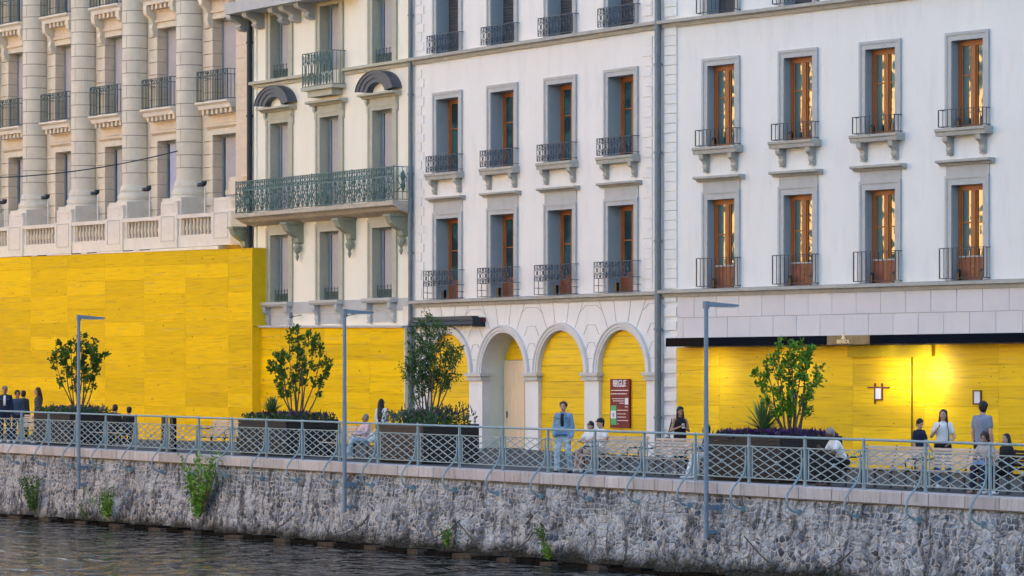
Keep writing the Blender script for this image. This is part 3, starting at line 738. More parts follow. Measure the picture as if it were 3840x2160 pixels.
# added spots and glowing discs under the canopy, standing in for reflected sunlight
lens = bpy.data.materials.new('lamp_or_added_lens'); lens.use_nodes = True; b__ = lens.node_tree.nodes['Principled BSDF']; b__.inputs['Emission Color'].default_value = (1, .85, .6, 1); b__.inputs['Emission Strength'].default_value = 4
for px, en in ((2690, 10), (2950, 7), (3340, 20), (3470, 58)):
    s = B.S(px, .3); MB().lathe(s, -.45, [(.05, zcan0 + .02), (.06, zcan0 + .04)], 12).build('added_canopy_light', lens, co)
    ld = bpy.data.lights.new('added_canopy_light', 'SPOT'); ld.energy = en; ld.color = (1, .92, .78); ld.spot_size = R(115); ld.spot_blend = 1; ld.shadow_soft_size = .5
    lo = bpy.data.objects.new('added_canopy_spot', ld); COL.objects.link(lo); lo.parent = co; lo.location = (s, -1.1, zcan0 - .75); lo.rotation_euler = (R(80), 0, 0)
# ==================================================================== LEFT STONE BUILDING WITH COLUMNS
Lf = FL
stn = fthing('colonnaded_stone_building', 'sandstone building with giant engaged columns, balconies and a balustrade above the tall yellow boarding', 'building', Lf)
k_ = Lf.k
colpx = [133, 314, 508, 712]; TC = .3
cs0 = [Lf.S(p, TC) for p in colpx]; bay = (cs0[3] - cs0[0]) / 3
cols = [cs0[0] + bay * i for i in (-2, -1, 0, 1, 2, 3)]; wins = [c + bay / 2 for c in cols]
endL = cols[0] - .8; endR = sC0 + 0 if False else Lf.S(943)
z1t = Lf.Z(250, 564 + 4); zsl1t = Lf.Z(200, 456, .5); z2t = Lf.Z(250, 166); zsl2t = Lf.Z(200, 58, .5)
zbase_t = Lf.Z(215, 839, 1.1); zfl = zbase_t - 1.0
ho = []; OW = 1.9
for s in wins: ho += [(s - OW / 2, s + OW / 2, zfl, z1t), (s - OW / 2, s + OW / 2, zsl1t, z2t), (s - OW / 2, s + OW / 2, zsl2t, zsl2t + 3.3)]
wm = MB(); wall_grid(wm, endL, endR, -.8, 20, ho); wm.build('wall', stone, stn, k=k_); core(stn, endL, endR - .2, k_)
def P_(mb, name, m, parent, s, smooth=False):   # a sheared part set at bay position s
    return mb.build(name, m, parent, smooth=smooth, k=k_, loc=(s, 0, k_ * s))
def rep(obj_, ss, parent):
    for s in ss: c = copy_tree(obj_, parent); c.location = (s, 0, k_ * s)
# column
zcb = Lf.Z(133, 724, .8); rad = .51
c_ = MB(); prof = []; z = zcb; crs = .475
while z < 20:
    prof += [(rad, z), (rad, z + crs - .03), (rad - .025, z + crs - .025), (rad - .025, z + crs - .005)]; z += crs
c_.lathe(0, -TC, prof, 28)
base = [(rad * 1.04, zcb), (rad * 1.1, zcb - .08), (rad * 1.14, zcb - .16), (rad * 1.2, zcb - .2), (rad * 1.16, zcb - .27), (rad * 1.22, zcb - .34), (rad * 1.34, zcb - .42), (rad * 1.34, zcb - .52), (rad * 1.28, zcb - .56), (rad * 1.4, zcb - .6), (rad * 1.4, zcb - .66)]
b_ = MB(); b_.lathe(0, -TC, base[::-1], 28); b_.box(-.78, .78, -1.05, .2, zcb - 1.3, zcb - .66)
v_ = MB(); z = zcb; i = 0
while z < 19.5:
    v_.lathe(0, -TC, [(rad + .001, z + crs - .028), (rad + .0015, z + crs - .014), (rad + .001, z + crs)], 28)
    if True:
        for ang in ((-1.95,), (-1.2, -2.6))[i % 2]: v_.box(rad * math.cos(ang) - .006, rad * math.cos(ang) + .006, -TC + rad * math.sin(ang) - .003, -TC + rad * math.sin(ang) + .02, z, z + crs - .02)
    z += crs; i += 1
co_ = P_(c_, 'column', colm, stn, cols[0]); b_.build('column_base', colm, co_, k=k_); v_.build('joint_line', M('column_joint', (.26, .23, .20), .9, .1, 3), co_, k=k_)
rep(co_, cols[1:], stn)
# end pilaster
pl = MB(); z = zcb
ps0, ps1 = Lf.S(886, .3), Lf.S(928, .3)
while z < 20: pl.box(ps0, ps1, -.32, 0, z, z + crs - .02); z += crs
pl.box(ps0 + .02, ps1 - .02, -.30, 0, zcb - .2, 20)
pl.box(ps0 - .14, ps1, -.5, 0, zcb - .16, zcb - .02); pl.box(ps0 - .25, ps1, -.62, 0, zcb - .66, zcb - .5); pl.box(ps0 - .18, ps1, -.52, 0, zcb - .5, zcb - .16)
pl.build('end_pilaster', stonew, stn, k=k_)
# window bay parts
def stone_window(z0, h, board, gap=True):
    y = .36; e = OW / 2; f = MB(); f.box(-e, -e + .10, y, y + .1, z0, z0 + h); f.box(e - .1, e, y, y + .1, z0, z0 + h); f.box(-e + .1, e - .1, y, y + .1, z0 + h - .1, z0 + h)
    wd = P_(f, 'window', bluem, stn, wins[0])
    b = MB(); b.box(-e + (.24 if gap else .1), e - .1, y + .02, y + .06, z0, z0 + h - .1); b.build('blind', board, wd, k=k_)
    b = MB(); b.quad((-e + .1, y + .05, z0), (-e + .24, y + .05, z0), (-e + .24, y + .05, z0 + h - .1), (-e + .1, y + .05, z0 + h - .1)); b.build('pane', glass_t, wd, k=k_)
    r = MB()
    for x in (-e, e): r.quad((x, 0, z0), (x, .5, z0), (x, .5, z0 + h), (x, 0, z0 + h))
    r.quad((-e, 0, z0 + h), (e, 0, z0 + h), (e, .5, z0 + h), (-e, .5, z0 + h)); r.build('reveal', stonew, wd, k=k_)
    s = MB(); s.box(-e - .22, -e, -.04, .002, z0, z0 + h + .22); s.box(e, e + .22, -.04, .002, z0, z0 + h + .22); s.box(-e, e, -.04, .002, z0 + h, z0 + h + .22)
    s.build('surround', stone, wd, k=k_)
    j = MB(); z = z0 + .4
    while z < z0 + h: j.box(-e - .7, -e - .0, -.045, .0, z, z + .014); j.box(-e - .003, -e + .003, 0, .36, z, z + .014); z += .475
    j.build('joint_line', joint, wd, k=k_)
    return wd
wA = stone_window(zfl, z1t - zfl, blind); wB = stone_window(zsl1t, z2t - zsl1t, blind, False); wC = stone_window(zsl2t, 3.3, blind)
m1 = MB(); m1.prism_x([(0, z1t + .22), (-.06, z1t + .22), (-.16, z1t + .30), (-.16, z1t + .38), (0, z1t + .42)], -1.3, 1.3); m1.box(-1.0, 1.0, -.03, .002, z1t + .42, zsl1t - .45); m1.build('frieze', stonew, wA, k=k_)
def balcony(zt, wd):
    s = MB(); s.prism_x([(0, zt - .27), (-.46, zt - .27), (-.5, zt - .14), (-.62, zt - .06), (-.62, zt), (0, zt)], -1.28, 1.28)
    so = s.build('balcony_slab', plinth_m, wd, k=k_)
    d = MB()
    for i in range(7): x = -1.12 + i * .36; d.box(x, x + .17, -.40, 0, zt - .45, zt - .272)
    d.box(-1.2, 1.2, -.10, .002, zt - .50, zt - .45); d.build('dentils', stonew, wd, k=k_)
    r = MB(); e = 1.2; y = -.55
    for i in range(19): x = -e + 2 * e * i / 18; r.bar((x, y, zt + .03), (x, y, zt + 1.12), .012 if i % 6 else .024)
    for zz in (.06, .92, 1.12): r.bar((-e, y, zt + zz), (e, y, zt + zz), .018); r.bar((-e, y, zt + zz), (-e, 0, zt + zz), .016); r.bar((e, y, zt + zz), (e, 0, zt + zz), .016)
    for i in range(12): x = -e + 2 * e * (i + .5) / 12; r.tube([(x - .08, y, zt + .94), (x, y, zt + 1.09), (x + .08, y, zt + .94)], .010, 4)
    for i in range(4): r.bar((e, y + .14 * i, zt + .05), (e, y + .14 * i, zt + 1.1), .012); r.bar((-e, y + .14 * i, zt + .05), (-e, y + .14 * i, zt + 1.1), .012)
    r.build('balcony_railing', tealmetal, wd, k=k_)
balcony(zsl1t, wB); balcony(zsl2t, wC)
f_ = MB(); f_.box(-1.15, 1.15, -.12, .002, z2t + .22, z2t + .32); f_.box(-1.0, 1.0, -.06, .002, z2t + .32, zsl2t - .45); f_.build('frieze', stonew, wB, k=k_)
for sx in (-1.1, 1.1):
    b_ = MB(); b_.prism_x([(y_, zsl2t - .27 + zz_) for y_, zz_ in bracket_prof(1.15, .5)], sx - .13, sx + .13); b_.build('bracket', stone, wB, k=k_)
rep(wA, wins[1:], stn); rep(wB, wins[1:], stn); rep(wC, wins[1:], stn)
# one pale blue board in the fourth bay is a material of its own
for ch in stn.children:
    if ch.name.startswith('window') and abs(ch.location.x - wins[4]) < .01:
        for g_ in ch.children:
            if g_.name.startswith('blind'):
                g_.data = g_.data.copy() if g_.data.users > 1 else g_.data
blk = [ch for ch in stn.children if ch.name.startswith('window') and abs(ch.location.x - wins[4]) < .01][0]
for g_ in blk.children:
    if g_.name.startswith('blind'): g_.data.materials[0] = blindb
# balustrade: pedestals, balusters, coping
zpt = Lf.Z(80, 798, 1.3); zbot = Lf.Z(80, 960, 1.2)
p_ = MB(); p_.box(-.74, .74, -1.22, .3, zbot, zbase_t + .03); p_.box(-.68, .68, -1.16, .3, zbase_t + .03, zpt - .12); p_.box(-.62, .66, -1.18, .3, zpt - .12, zpt)
pd = P_(p_, 'pedestal', plinth_m, stn, cols[0])
pn = MB()
for a_ in ((-.52, .52, zbase_t - .05), (-.52, .52, zbase_t - .95)): pn.box(a_[0], a_[1], -1.232, -1.22, a_[2], a_[2] + .02)
pn.box(-.54, -.52, -1.232, -1.22, zbase_t - .95, zbase_t - .03); pn.box(.52, .54, -1.232, -1.22, zbase_t - .95, zbase_t - .03); pn.build('panel_line', jointp, pd, k=k_)
rep(pd, cols[1:] + [ps1 - .3], stn)
bl = MB(); n_ = 10; L0, L1 = -bay / 2 + .75, bay / 2 - .75
zr = zbase_t - .14
for i in range(n_):
    x = L0 + .25 + (L1 - L0 - .5) * i / (n_ - 1); h_ = .62
    bl.lathe(x, -1.05, [(.07, zr - h_), (.07, zr - h_ + .06), (.045, zr - h_ + .10), (.09, zr - h_ + .24), (.08, zr - h_ + .34), (.045, zr - .14), (.05, zr - .08), (.075, zr - .05), (.075, zr)], 8)
bo_ = P_(bl, 'baluster', stonew, stn, wins[0], True)
cp = MB(); cp.box(L0 - .1, L1 + .1, -1.2, -.85, zr, zr + .14); cp.box(L0 - .1, L1 + .1, -1.16, -.88, zbot, zr - .62); cp.box(L0, L0 + .2, -1.14, -.9, zr - .62, zr); cp.build('balustrade_rail', plinth_m, bo_, k=k_)
rep(bo_, wins[1:], stn)
MB().box(L0 - .1, 1.2, -1.2, -.85, zr, zr + .14)
tr = MB(); tr.box(endL, endR - .2, -1.0, 0.004, zbot - 1.5, zbot + .35); tr.box(endL, endR - .1, -1.30, -1.0, zbot - 1.5, zbot - .02); tr.build('terrace_base', plinth_m, stn, k=k_)
for i, s in enumerate(wins[:-1]):
    j = MB(); j.box(-1.3, -.45, -1.305, -1.30, zbot - .05, zbot - .02); j.box(.1, .95, -1.305, -1.3, zbot - .05, zbot - .02); P_(j, 'drain_slot', core_m, stn, s)
# floodlights on slim poles
for px, py in ((14, 758), (174, 740), (360, 723), (554, 709), (761, 691)):
    s, z = Lf.S(px, .9), Lf.Z(px, py, .9)
    b = MB(); b.ell((0, -.9, z), (.13, .11, .09), 10, 6); b.box(-.2, .0, -1.04, -.9, z - .08, z + .05); b.box(.02, .14, -.98, -.82, z - .02, z + .12); fl = P_(b, 'floodlight', darkmetal, stn, s, True)
    b = MB(); b.bar((.14, -.9, zbase_t - .3), (.14, -.9, z - .08), .02, n=6); b.build('pole', letter, fl, k=k_)
# ==================================================================== YELLOW BOARDING
def boards(fr, t, x0, x1, top, bot, pl_, ph, m, parent, name='boards', dep=.05, off=0):
    """panels laid in columns; top(s)/bot(s) give the sloping ends"""
    mb = MB(); x = x0 - off
    while x < x1 - .02:
        a, b = max(x, x0), min(x + pl_, x1)
        if b - a < .03: x += pl_; continue
        n = max(1, round((top((a + b) / 2) - bot((a + b) / 2)) / ph))
        for i in range(n):
            za = [bot(a) + (top(a) - bot(a)) * i / n, bot(b) + (top(b) - bot(b)) * i / n]; zb = [bot(a) + (top(a) - bot(a)) * (i + 1) / n, bot(b) + (top(b) - bot(b)) * (i + 1) / n]
            o = len(mb.v); g_ = .004; yy = -t - random.uniform(0, .006)
            mb.v += [(a + g_, yy, za[0] + g_), (b - g_, yy, za[1] + g_), (b - g_, yy, zb[1] - g_), (a + g_, yy, zb[0] - g_), (a + g_, -t + dep, za[0] + g_), (b - g_, -t + dep, za[1] + g_), (b - g_, -t + dep, zb[1] - g_), (a + g_, -t + dep, zb[0] - g_)]
            mb.f += [(o, o + 1, o + 2, o + 3), (o, o + 4, o + 5, o + 1), (o + 1, o + 5, o + 6, o + 2), (o + 2, o + 6, o + 7, o + 3), (o + 3, o + 7, o + 4, o)]
        x += pl_
    mb.build(name, m, parent)
    b2 = MB(); b2.v = [(x0, -t + dep * .5, bot(x0)), (x1, -t + dep * .5, bot(x1)), (x1, -t + dep * .5, top(x1) - .01), (x0, -t + dep * .5, top(x0) - .01)]; b2.f = [(0, 1, 2, 3)]
    b2.build('backing', yedge, parent)
def lin(xa, za, xb, zb): return lambda s: za + (zb - za) * (s - xa) / (xb - xa)
# tall boarding at the left
tY = .62
T0, T1 = A.S(-260, tY), A.S(947, tY)
big = fthing('tall_yellow_boarding', 'tall yellow timber boarding covering the ground floor of the columned building', 'hoarding', A)
ttop = lin(A.S(0, tY), A.Z(0, 966, tY), A.S(947, tY), A.Z(947, 929, tY)); tbot = lin(A.S(0, tY), -.35, A.S(947, tY), -.35)
boards(A, tY, T0, T1, ttop, tbot, (A.S(947, tY) - A.S(625, tY)) / 2.0, .52, yel, big)
zst = A.Z(990, 1222, .3)
rt = MB(); rt.box(T1 - .05, T1, -tY - .02, -.05, zst - .02, ttop(T1)); rt.build('return_panel', yedge, big)
rt = MB(); rt.box(T1 - .05, T1 + .0, -tY - .02, -.29, -.4, zst - .04); rt.build('lower_return_panel', yedge, big)
cpn = MB(); cpn.v = [(T0, -tY - .03, ttop(T0)), (T1, -tY - .03, ttop(T1)), (T1, -.05, ttop(T1)), (T0, -.05, ttop(T0))]; cpn.f = [(0, 1, 2, 3)]; cpn.build('top_board', yedge, big)
# lower boarding in front of the cream house
tL = .30
low = fthing('low_yellow_boarding', 'lower yellow timber boarding in front of the cream house, right of the tall boarding', 'hoarding', A)
l0, l1 = A.S(955, tL), A.S(1517, tL)
ltop = lin(l0, A.Z(970, 1228, tL), l1, A.Z(1500, 1229, tL)); lb = lambda s: -.45
boards(A, tL, l0, l1, ltop, lb, 3.1, .52, yel, low, off=1.2)
cpn = MB(); cpn.v = [(l0, -tL - .10, ltop(l0) + .0), (l1, -tL - .10, ltop(l1)), (l1, -.01, ltop(l1)), (l0, -.01, ltop(l0)), (l0, -tL - .10, ltop(l0) + .07), (l1, -tL - .10, ltop(l1) + .07), (l1, -.01, ltop(l1) + .07), (l0, -.01, ltop(l0) + .07)]
cpn.f = [(0, 1, 2, 3), (4, 5, 6, 7), (0, 1, 5, 4), (1, 2, 6, 5), (3, 0, 4, 7)]; cpn.build('cover_board', trim, low)
MB().box(l1 - .02, l1 + .05, -tL - .01, -.02, -.5, ltop(l1)).build('end_board', M('bleached_edge_board', (.70, .60, .40), .6, .1, 3), low)
# arch infills
names = ['yellow boarding in the leftmost arch, half hidden by the dense tree', 'small yellow tympanum boarding above the plywood door', 'yellow boarding in the arch directly right of the plywood door', 'yellow boarding in the arch behind the dark red board']
for i, (a, b) in enumerate(ARS):
    r = (b - a) / 2; c = (a + b) / 2; o = thing('arch_boarding', names[i], 'hoarding', A.W(c, 0, 0), A.rz, 'yellow arch boardings')
    yy = .12 if i != 1 else .82; zb = -.4 if i != 1 else zd + .0; mb = MB(); n = 24
    zs_ = [zb]; 
    while zs_[-1] < zspring + r: zs_.append(zs_[-1] + .50)
    for z0, z1 in zip(zs_, zs_[1:]):
        z1 = min(z1, zspring + r - .001); P = []
        def hw(z): return r if z <= zspring else math.sqrt(max(0, r * r - (z - zspring) ** 2))
        zz = [z0 + (z1 - z0) * j / 6 for j in range(7)]
        pts = [(hw(z), z) for z in zz] + [(-hw(z), z) for z in reversed(zz)]
        pts = [(x, z - .003 if z == z1 else z + .003 if z == z0 else z) for x, z in pts]
        mb.prism_y(pts, yy - random.uniform(0, .006), yy + .05)
    mb.build('boards', yelk, o)
# right boarding
tR = .14
rb = fthing('right_yellow_boarding', 'long yellow knotty timber boarding under the dark canopy of the right-hand house', 'hoarding', B)
boards(B, tR, B.S(2538, tR), sB1, lambda s: zcan0 - .02, lambda s: -.85, 2.75, .56, yelk, rb, off=.9)
s5 = B.S(3422, tR); MB().box(s5 - .02, s5 + .012, -tR - .04, -tR - .005, -.8, zcan0 - .36).build('seam_post', M('dark_yellow_seam', (.20, .13, .01), .6), rb)
MB().box(B.S(3190, tR), B.S(3505, tR), -tR - .12, -tR - .01, zcan0 - .34, zcan0 - .03).build('header_board', M('olive_yellow_board', (.52, .38, .0), .6, .1, 3), rb)
# red information board
bx0, bx1 = A.S(2292, -.08), A.S(2364, -.08); bz1, bz0 = A.Z(2328, 1421, -.08), A.Z(2328, 1604, -.08)
sb = thing('red_notice_board', 'tall dark red notice board with white lettering and a green panel in the rightmost arch', 'sign', A.W((bx0 + bx1) / 2, -.1, bz0), A.rz)
bw_, bh_ = (bx1 - bx0), bz1 - bz0
MB().box(-bw_ / 2, bw_ / 2, -.06, 0, 0, bh_).build('board', redm, sb)
text('BRIGUE', .27, sb, 0, -.066, bh_ * .905, letter, sx=.78, bold=.003)
ln = MB()
for (xa_, xb_, f_) in ((-.26, .26, .845), (-.44, .44, .765), (-.46, .36, .695), (-.40, .22, .595), (-.34, .22, .55), (.0, .22, .505), (.28, .44, .43), (-.12, .42, .36), (-.12, .33, .285), (-.12, .33, .22), (-.12, .44, .15), (-.12, -.06, .08)):
    x = xa_
    ln = MB()
    while x < xb_:
        l_ = random.uniform(.04, .1); l_ = min(l_, xb_ - x); ln.box(x * bw_, (x + l_) * bw_, -.063, -.06, bh_ * f_ - .012, bh_ * f_ + (.014 if f_ > .62 else .010)); x += l_ + .018
    ln.build('text_line', letter, sb)
MB().box(bw_ * .27, bw_ * .45, -.065, -.06, bh_ * .475, bh_ * .61).build('white_square', paperm, sb)
gp = MB(); gp.box(-.44 * bw_, -.16 * bw_, -.075, -.06, bh_ * .06, bh_ * .455); gpo = gp.build('green_panel', greenp, sb)
MB().box(-.44 * bw_, -.16 * bw_, -.08, -.075, bh_ * .19, bh_ * .35).build('white_band', paperm, gpo)
MB().box(-.33 * bw_, -.26 * bw_, -.083, -.08, bh_ * .22, bh_ * .30).build('blue_mark', M('grey_blue', (.2, .25, .45), .5), gpo)
# framed papers on the right boarding
for i, (x0, x1, y0, y1, lb_, bars) in enumerate(((2960, 2984, 1470, 1514, 'white paper notice half hidden behind the tree by the yuccas on the right', False), (3285, 3309, 1455, 1496, 'white paper notice in a red-brown frame with crossed sticks', True), (3655, 3680, 1468, 1512, 'white paper notice in a narrow red-brown frame behind the man in the grey polo shirt', False))):
    s0_, s1_ = B.S(x0, tR), B.S(x1, tR); za_, zb_ = B.Z((x0 + x1) / 2, y1, tR), B.Z((x0 + x1) / 2, y0, tR)
    o = thing('framed_notice', lb_, 'notice', B.W((s0_ + s1_) / 2, tR + .012, za_), B.rz, 'framed notices on the right boarding'); hw_ = (s1_ - s0_) / 2; hh = zb_ - za_
    MB().box(-hw_, hw_, -.02, 0, 0, hh).build('paper', paperm, o); f_ = MB(); e_ = .10 if bars else .0
    f_.box(-hw_ - .03, -hw_ + .005, -.04, 0, -.03 - e_, hh + .03 + e_); f_.box(hw_ - .005, hw_ + .03, -.04, 0, -.03, hh + .03 + e_); f_.box(-hw_ - .03 - 2.6 * e_, hw_ + .03 + 2.6 * e_, -.045, 0, hh, hh + .035); f_.box(-hw_ - .03, hw_ + .03, -.045, 0, -.035, 0)
    f_.build('frame', framem, o)
# overhead wire anchored on the third column
p0 = Lf.W(Lf.S(666, .85), .85, Lf.Z(666, 566, .85)); wm = MB(); p1 = Lf.W(Lf.S(-120, 9), 9, Lf.Z(-120, 668, 9)); pts = []
for i in range(17):
    f = i / 16; p = p0.lerp(p1, f); p.z -= .5 * 4 * f * (1 - f) * .5; pts.append(tuple(p))
wm.tube(pts, .022, 5); wo_ = wm.build('overhead_wire', darkmetal); tag(wo_, 'thin dark overhead wire running left from a stone column', 'wire')
# ==================================================================== QUAY: ground, wall, coping, water
S0, S1 = Q.S(-500), Q.S(3840) + 14
gv, gf = [], []; ns, ni = 90, 14
for i in range(ns + 1):
    s = S0 - 30 + (S1 - S0 + 50) * i / ns
    for j in range(ni + 1):
        inn = .30 + 24 * j / ni; p = Q.W(s, -inn); gv.append((p.x, p.y, ground_sd(s, inn)))
for i in range(ns):
    for j in range(ni):
        a = i * (ni + 1) + j; gf.append((a, a + ni + 1, a + ni + 2, a + 1))
pav = M('promenade_asphalt', (.055, .06, .07), .85, .15, 1.2, .3, 40, col2=(.08, .08, .09), amt=.4)
tag(raw('pavement', gv, gf, pav, smooth=True), kind='structure')
# rubble wall
def rubble():
    m = bpy.data.materials.new('rubble_masonry'); m.use_nodes = True; t = m.node_tree; N = t.nodes; L = t.links; b = N['Principled BSDF']; b.inputs['Roughness'].default_value = .9
    b.inputs['Specular IOR Level'].default_value = .25
    tc = N.new('ShaderNodeTexCoord'); nz = N.new('ShaderNodeTexNoise'); nz.inputs['Scale'].default_value = 2.2; nz.inputs['Detail'].default_value = 4; L.new(tc.outputs['Object'], nz.inputs['Vector'])
    mm = N.new('ShaderNodeMixRGB'); mm.blend_type = 'LINEAR_LIGHT'; mm.inputs[0].default_value = .13; L.new(tc.outputs['Object'], mm.inputs[1]); L.new(nz.outputs['Color'], mm.inputs[2])
    mp = N.new('ShaderNodeMapping'); mp.inputs['Scale'].default_value = (1.0, .3, 1.25); L.new(mm.outputs[0], mp.inputs[0])
    v = N.new('ShaderNodeTexVoronoi'); v.feature = 'DISTANCE_TO_EDGE'; v.inputs['Scale'].default_value = 6.0; v.inputs['Randomness'].default_value = .9; L.new(mp.outputs[0], v.inputs['Vector'])
    vc = N.new('ShaderNodeTexVoronoi'); vc.inputs['Scale'].default_value = 6.0; vc.inputs['Randomness'].default_value = .9; L.new(mp.outputs[0], vc.inputs['Vector'])
    sp = N.new('ShaderNodeSeparateColor'); L.new(vc.outputs['Color'], sp.inputs[0])
    rc = N.new('ShaderNodeValToRGB'); e = rc.color_ramp.elements; e[0].position = 0; e[0].color = (.05, .055, .07, 1); e[1].position = 1; e[1].color = (.46, .45, .44, 1)
    for p, c in ((.2, (.12, .145, .19, 1)), (.45, (.27, .30, .36, 1)), (.62, (.45, .43, .41, 1)), (.8, (.18, .21, .27, 1))): x = e.new(p); x.color = c
    L.new(sp.outputs[0], rc.inputs[0])
    # mortar
    re = N.new('ShaderNodeValToRGB'); re.color_ramp.elements[0].position = .035; re.color_ramp.elements[1].position = .13; L.new(v.outputs['Distance'], re.inputs[0])
    nm = N.new('ShaderNodeTexNoise'); nm.inputs['Scale'].default_value = 1.3; nm.inputs['Detail'].default_value = 6; L.new(tc.outputs['Object'], nm.inputs['Vector'])
    rm = N.new('ShaderNodeValToRGB'); rm.color_ramp.elements[0].position = .36; rm.color_ramp.elements[0].color = (.12, .12, .13, 1); rm.color_ramp.elements[1].position = .50; rm.color_ramp.elements[1].color = (.56, .55, .56, 1); L.new(nm.outputs[0], rm.inputs[0])
    m1 = N.new('ShaderNodeMixRGB'); L.new(re.outputs[0], m1.inputs[0]); L.new(rm.outputs[0], m1.inputs[1]); L.new(rc.outputs[0], m1.inputs[2])
    bk = N.new('ShaderNodeTexBrick'); bk.inputs['Scale'].default_value = 1; bk.inputs['Brick Width'].default_value = .21; bk.inputs['Row Height'].default_value = .135; bk.inputs['Mortar Size'].default_value = .022; bk.inputs['Mortar Smooth'].default_value = .5
    bk.inputs['Color1'].default_value = (.09, .115, .16, 1); bk.inputs['Color2'].default_value = (.38, .40, .44, 1); bk.inputs['Mortar'].default_value = (.48, .47, .48, 1); bk.squash = .8; bk.offset = .45
    sb_ = N.new('ShaderNodeSeparateXYZ'); L.new(mm.outputs[0], sb_.inputs[0]); cb_ = N.new('ShaderNodeCombineXYZ'); L.new(sb_.outputs['X'], cb_.inputs['X']); L.new(sb_.outputs['Z'], cb_.inputs['Y']); L.new(cb_.outputs[0], bk.inputs['Vector'])
    zz_ = N.new('ShaderNodeMath'); zz_.operation = 'MULTIPLY_ADD'; zz_.inputs[1].default_value = 1.2; L.new(nz.outputs[0], zz_.inputs[0]); s0_ = N.new('ShaderNodeSeparateXYZ'); L.new(tc.outputs['Object'], s0_.inputs[0]); L.new(s0_.outputs['Z'], zz_.inputs[2])
    zr_ = N.new('ShaderNodeMapRange'); zr_.inputs['From Min'].default_value = ZW + 1.72; zr_.inputs['From Max'].default_value = ZW + 1.95; L.new(zz_.outputs[0], zr_.inputs['Value'])
    mk_ = N.new('ShaderNodeMixRGB'); L.new(zr_.outputs[0], mk_.inputs[0]); L.new(m1.outputs[0], mk_.inputs[1]); L.new(bk.outputs['Color'], mk_.inputs[2]); m1 = mk_
    # lime wash patches, low and mid wall
    npz = N.new('ShaderNodeTexNoise'); npz.inputs['Scale'].default_value = .9; npz.inputs['Detail'].default_value = 9; npz.inputs['Roughness'].default_value = .72; L.new(tc.outputs['Object'], npz.inputs['Vector'])
    rp = N.new('ShaderNodeValToRGB'); rp.color_ramp.elements[0].position = .50; rp.color_ramp.elements[0].color = (0, 0, 0, 1); rp.color_ramp.elements[1].position = .58; rp.color_ramp.elements[1].color = (.8, .8, .8, 1); L.new(npz.outputs[0], rp.inputs[0])
    m2 = N.new('ShaderNodeMixRGB'); m2.inputs[2].default_value = (.54, .56, .60, 1); L.new(rp.outputs[0], m2.inputs[0]); L.new(m1.outputs[0], m2.inputs[1])
    # dark vertical streaks
    ms = N.new('ShaderNodeMapping'); ms.inputs['Scale'].default_value = (2.4, 1, .7); L.new(mm.outputs[0], ms.inputs[0])
    nS = N.new('ShaderNodeTexNoise'); nS.inputs['Scale'].default_value = 1.5; nS.inputs['Detail'].default_value = 7; nS.inputs['Roughness'].default_value = .75; L.new(ms.outputs[0], nS.inputs['Vector'])
    rS = N.new('ShaderNodeValToRGB'); rS.color_ramp.elements[0].position = .50; rS.color_ramp.elements[0].color = (0, 0, 0, 1); rS.color_ramp.elements[1].position = .61; rS.color_ramp.elements[1].color = (.85, .85, .85, 1); L.new(nS.outputs[0], rS.inputs[0])
    m3 = N.new('ShaderNodeMixRGB'); m3.inputs[2].default_value = (.045, .045, .05, 1); L.new(rS.outputs[0], m3.inputs[0]); L.new(m2.outputs[0], m3.inputs[1])
    # algae near the water (a stain of its own)
    sx = N.new('ShaderNodeSeparateXYZ'); L.new(tc.outputs['Object'], sx.inputs[0])
    ad = N.new('ShaderNodeMath'); ad.operation = 'MULTIPLY_ADD'; ad.inputs[1].default_value = .9; L.new(npz.outputs[0], ad.inputs[0]); L.new(sx.outputs['Z'], ad.inputs[2])
    rA = N.new('ShaderNodeMapRange'); rA.inputs['From Min'].default_value = ZW + .62; rA.inputs['From Max'].default_value = ZW + .95; rA.inputs['To Min'].default_value = .95; rA.inputs['To Max'].default_value = 0; L.new(ad.outputs[0], rA.inputs['Value'])
    m4 = N.new('ShaderNodeMixRGB'); m4.inputs[2].default_value = (.018, .018, .012, 1); L.new(rA.outputs[0], m4.inputs[0]); L.new(m3.outputs[0], m4.inputs[1])
    L.new(m4.outputs[0], b.inputs['Base Color'])
    bp = N.new('ShaderNodeBump'); bp.inputs['Strength'].default_value = 1; bp.inputs['Distance'].default_value = .045
    r5 = N.new('ShaderNodeValToRGB'); r5.color_ramp.elements[1].position = .25; L.new(v.outputs['Distance'], r5.inputs[0])
    ma = N.new('ShaderNodeMath'); ma.operation = 'MULTIPLY_ADD'; ma.inputs[1].default_value = .4; L.new(npz.outputs[0], ma.inputs[0]); L.new(r5.outputs[0], ma.inputs[2])
    L.new(ma.outputs[0], bp.inputs['Height']); L.new(bp.outputs[0], b.inputs['Normal'])
    return m
rub = rubble()
CH = .26; zwt = ZQ - CH
gx = int((S1 - S0 + 20) / .055); gz = 46; gv, gf = [], []
for i in range(gx + 1):
    s = S0 - 10 + (S1 - S0 + 20) * i / gx
    zt = zwt + Q.k * s; zb = ZW - .5
    for j in range(gz + 1):
        f = j / gz; z = zb + (zt - zb) * f; t = .06 + .30 * (1 - f)
        t += .04 * noise.noise((s * 1.7, z * 2.3, 3)) + .035 * noise.noise((s * 5, z * 6, 9)) + .02 * noise.noise((s * 14, z * 14, 1))
        if f > .97: t = .05
        gv.append((s, -t, z))
for i in range(gx):
    for j in range(gz):
        a = i * (gz + 1) + j; gf.append((a, a + gz + 1, a + gz + 2, a + 1))
qw = fthing('quay_wall', 'rough rubble stone river wall with a pale coping under the railing', 'wall', Q)
raw('wall_face', gv, gf, rub, qw, True)
cop_m = M('pale_coping_stone', (.47, .44, .45), .8, .12, 2.2, .2, 20, stretch=(2, 1, .3), col2=(.20, .19, .20), amt=.8, island=.16)
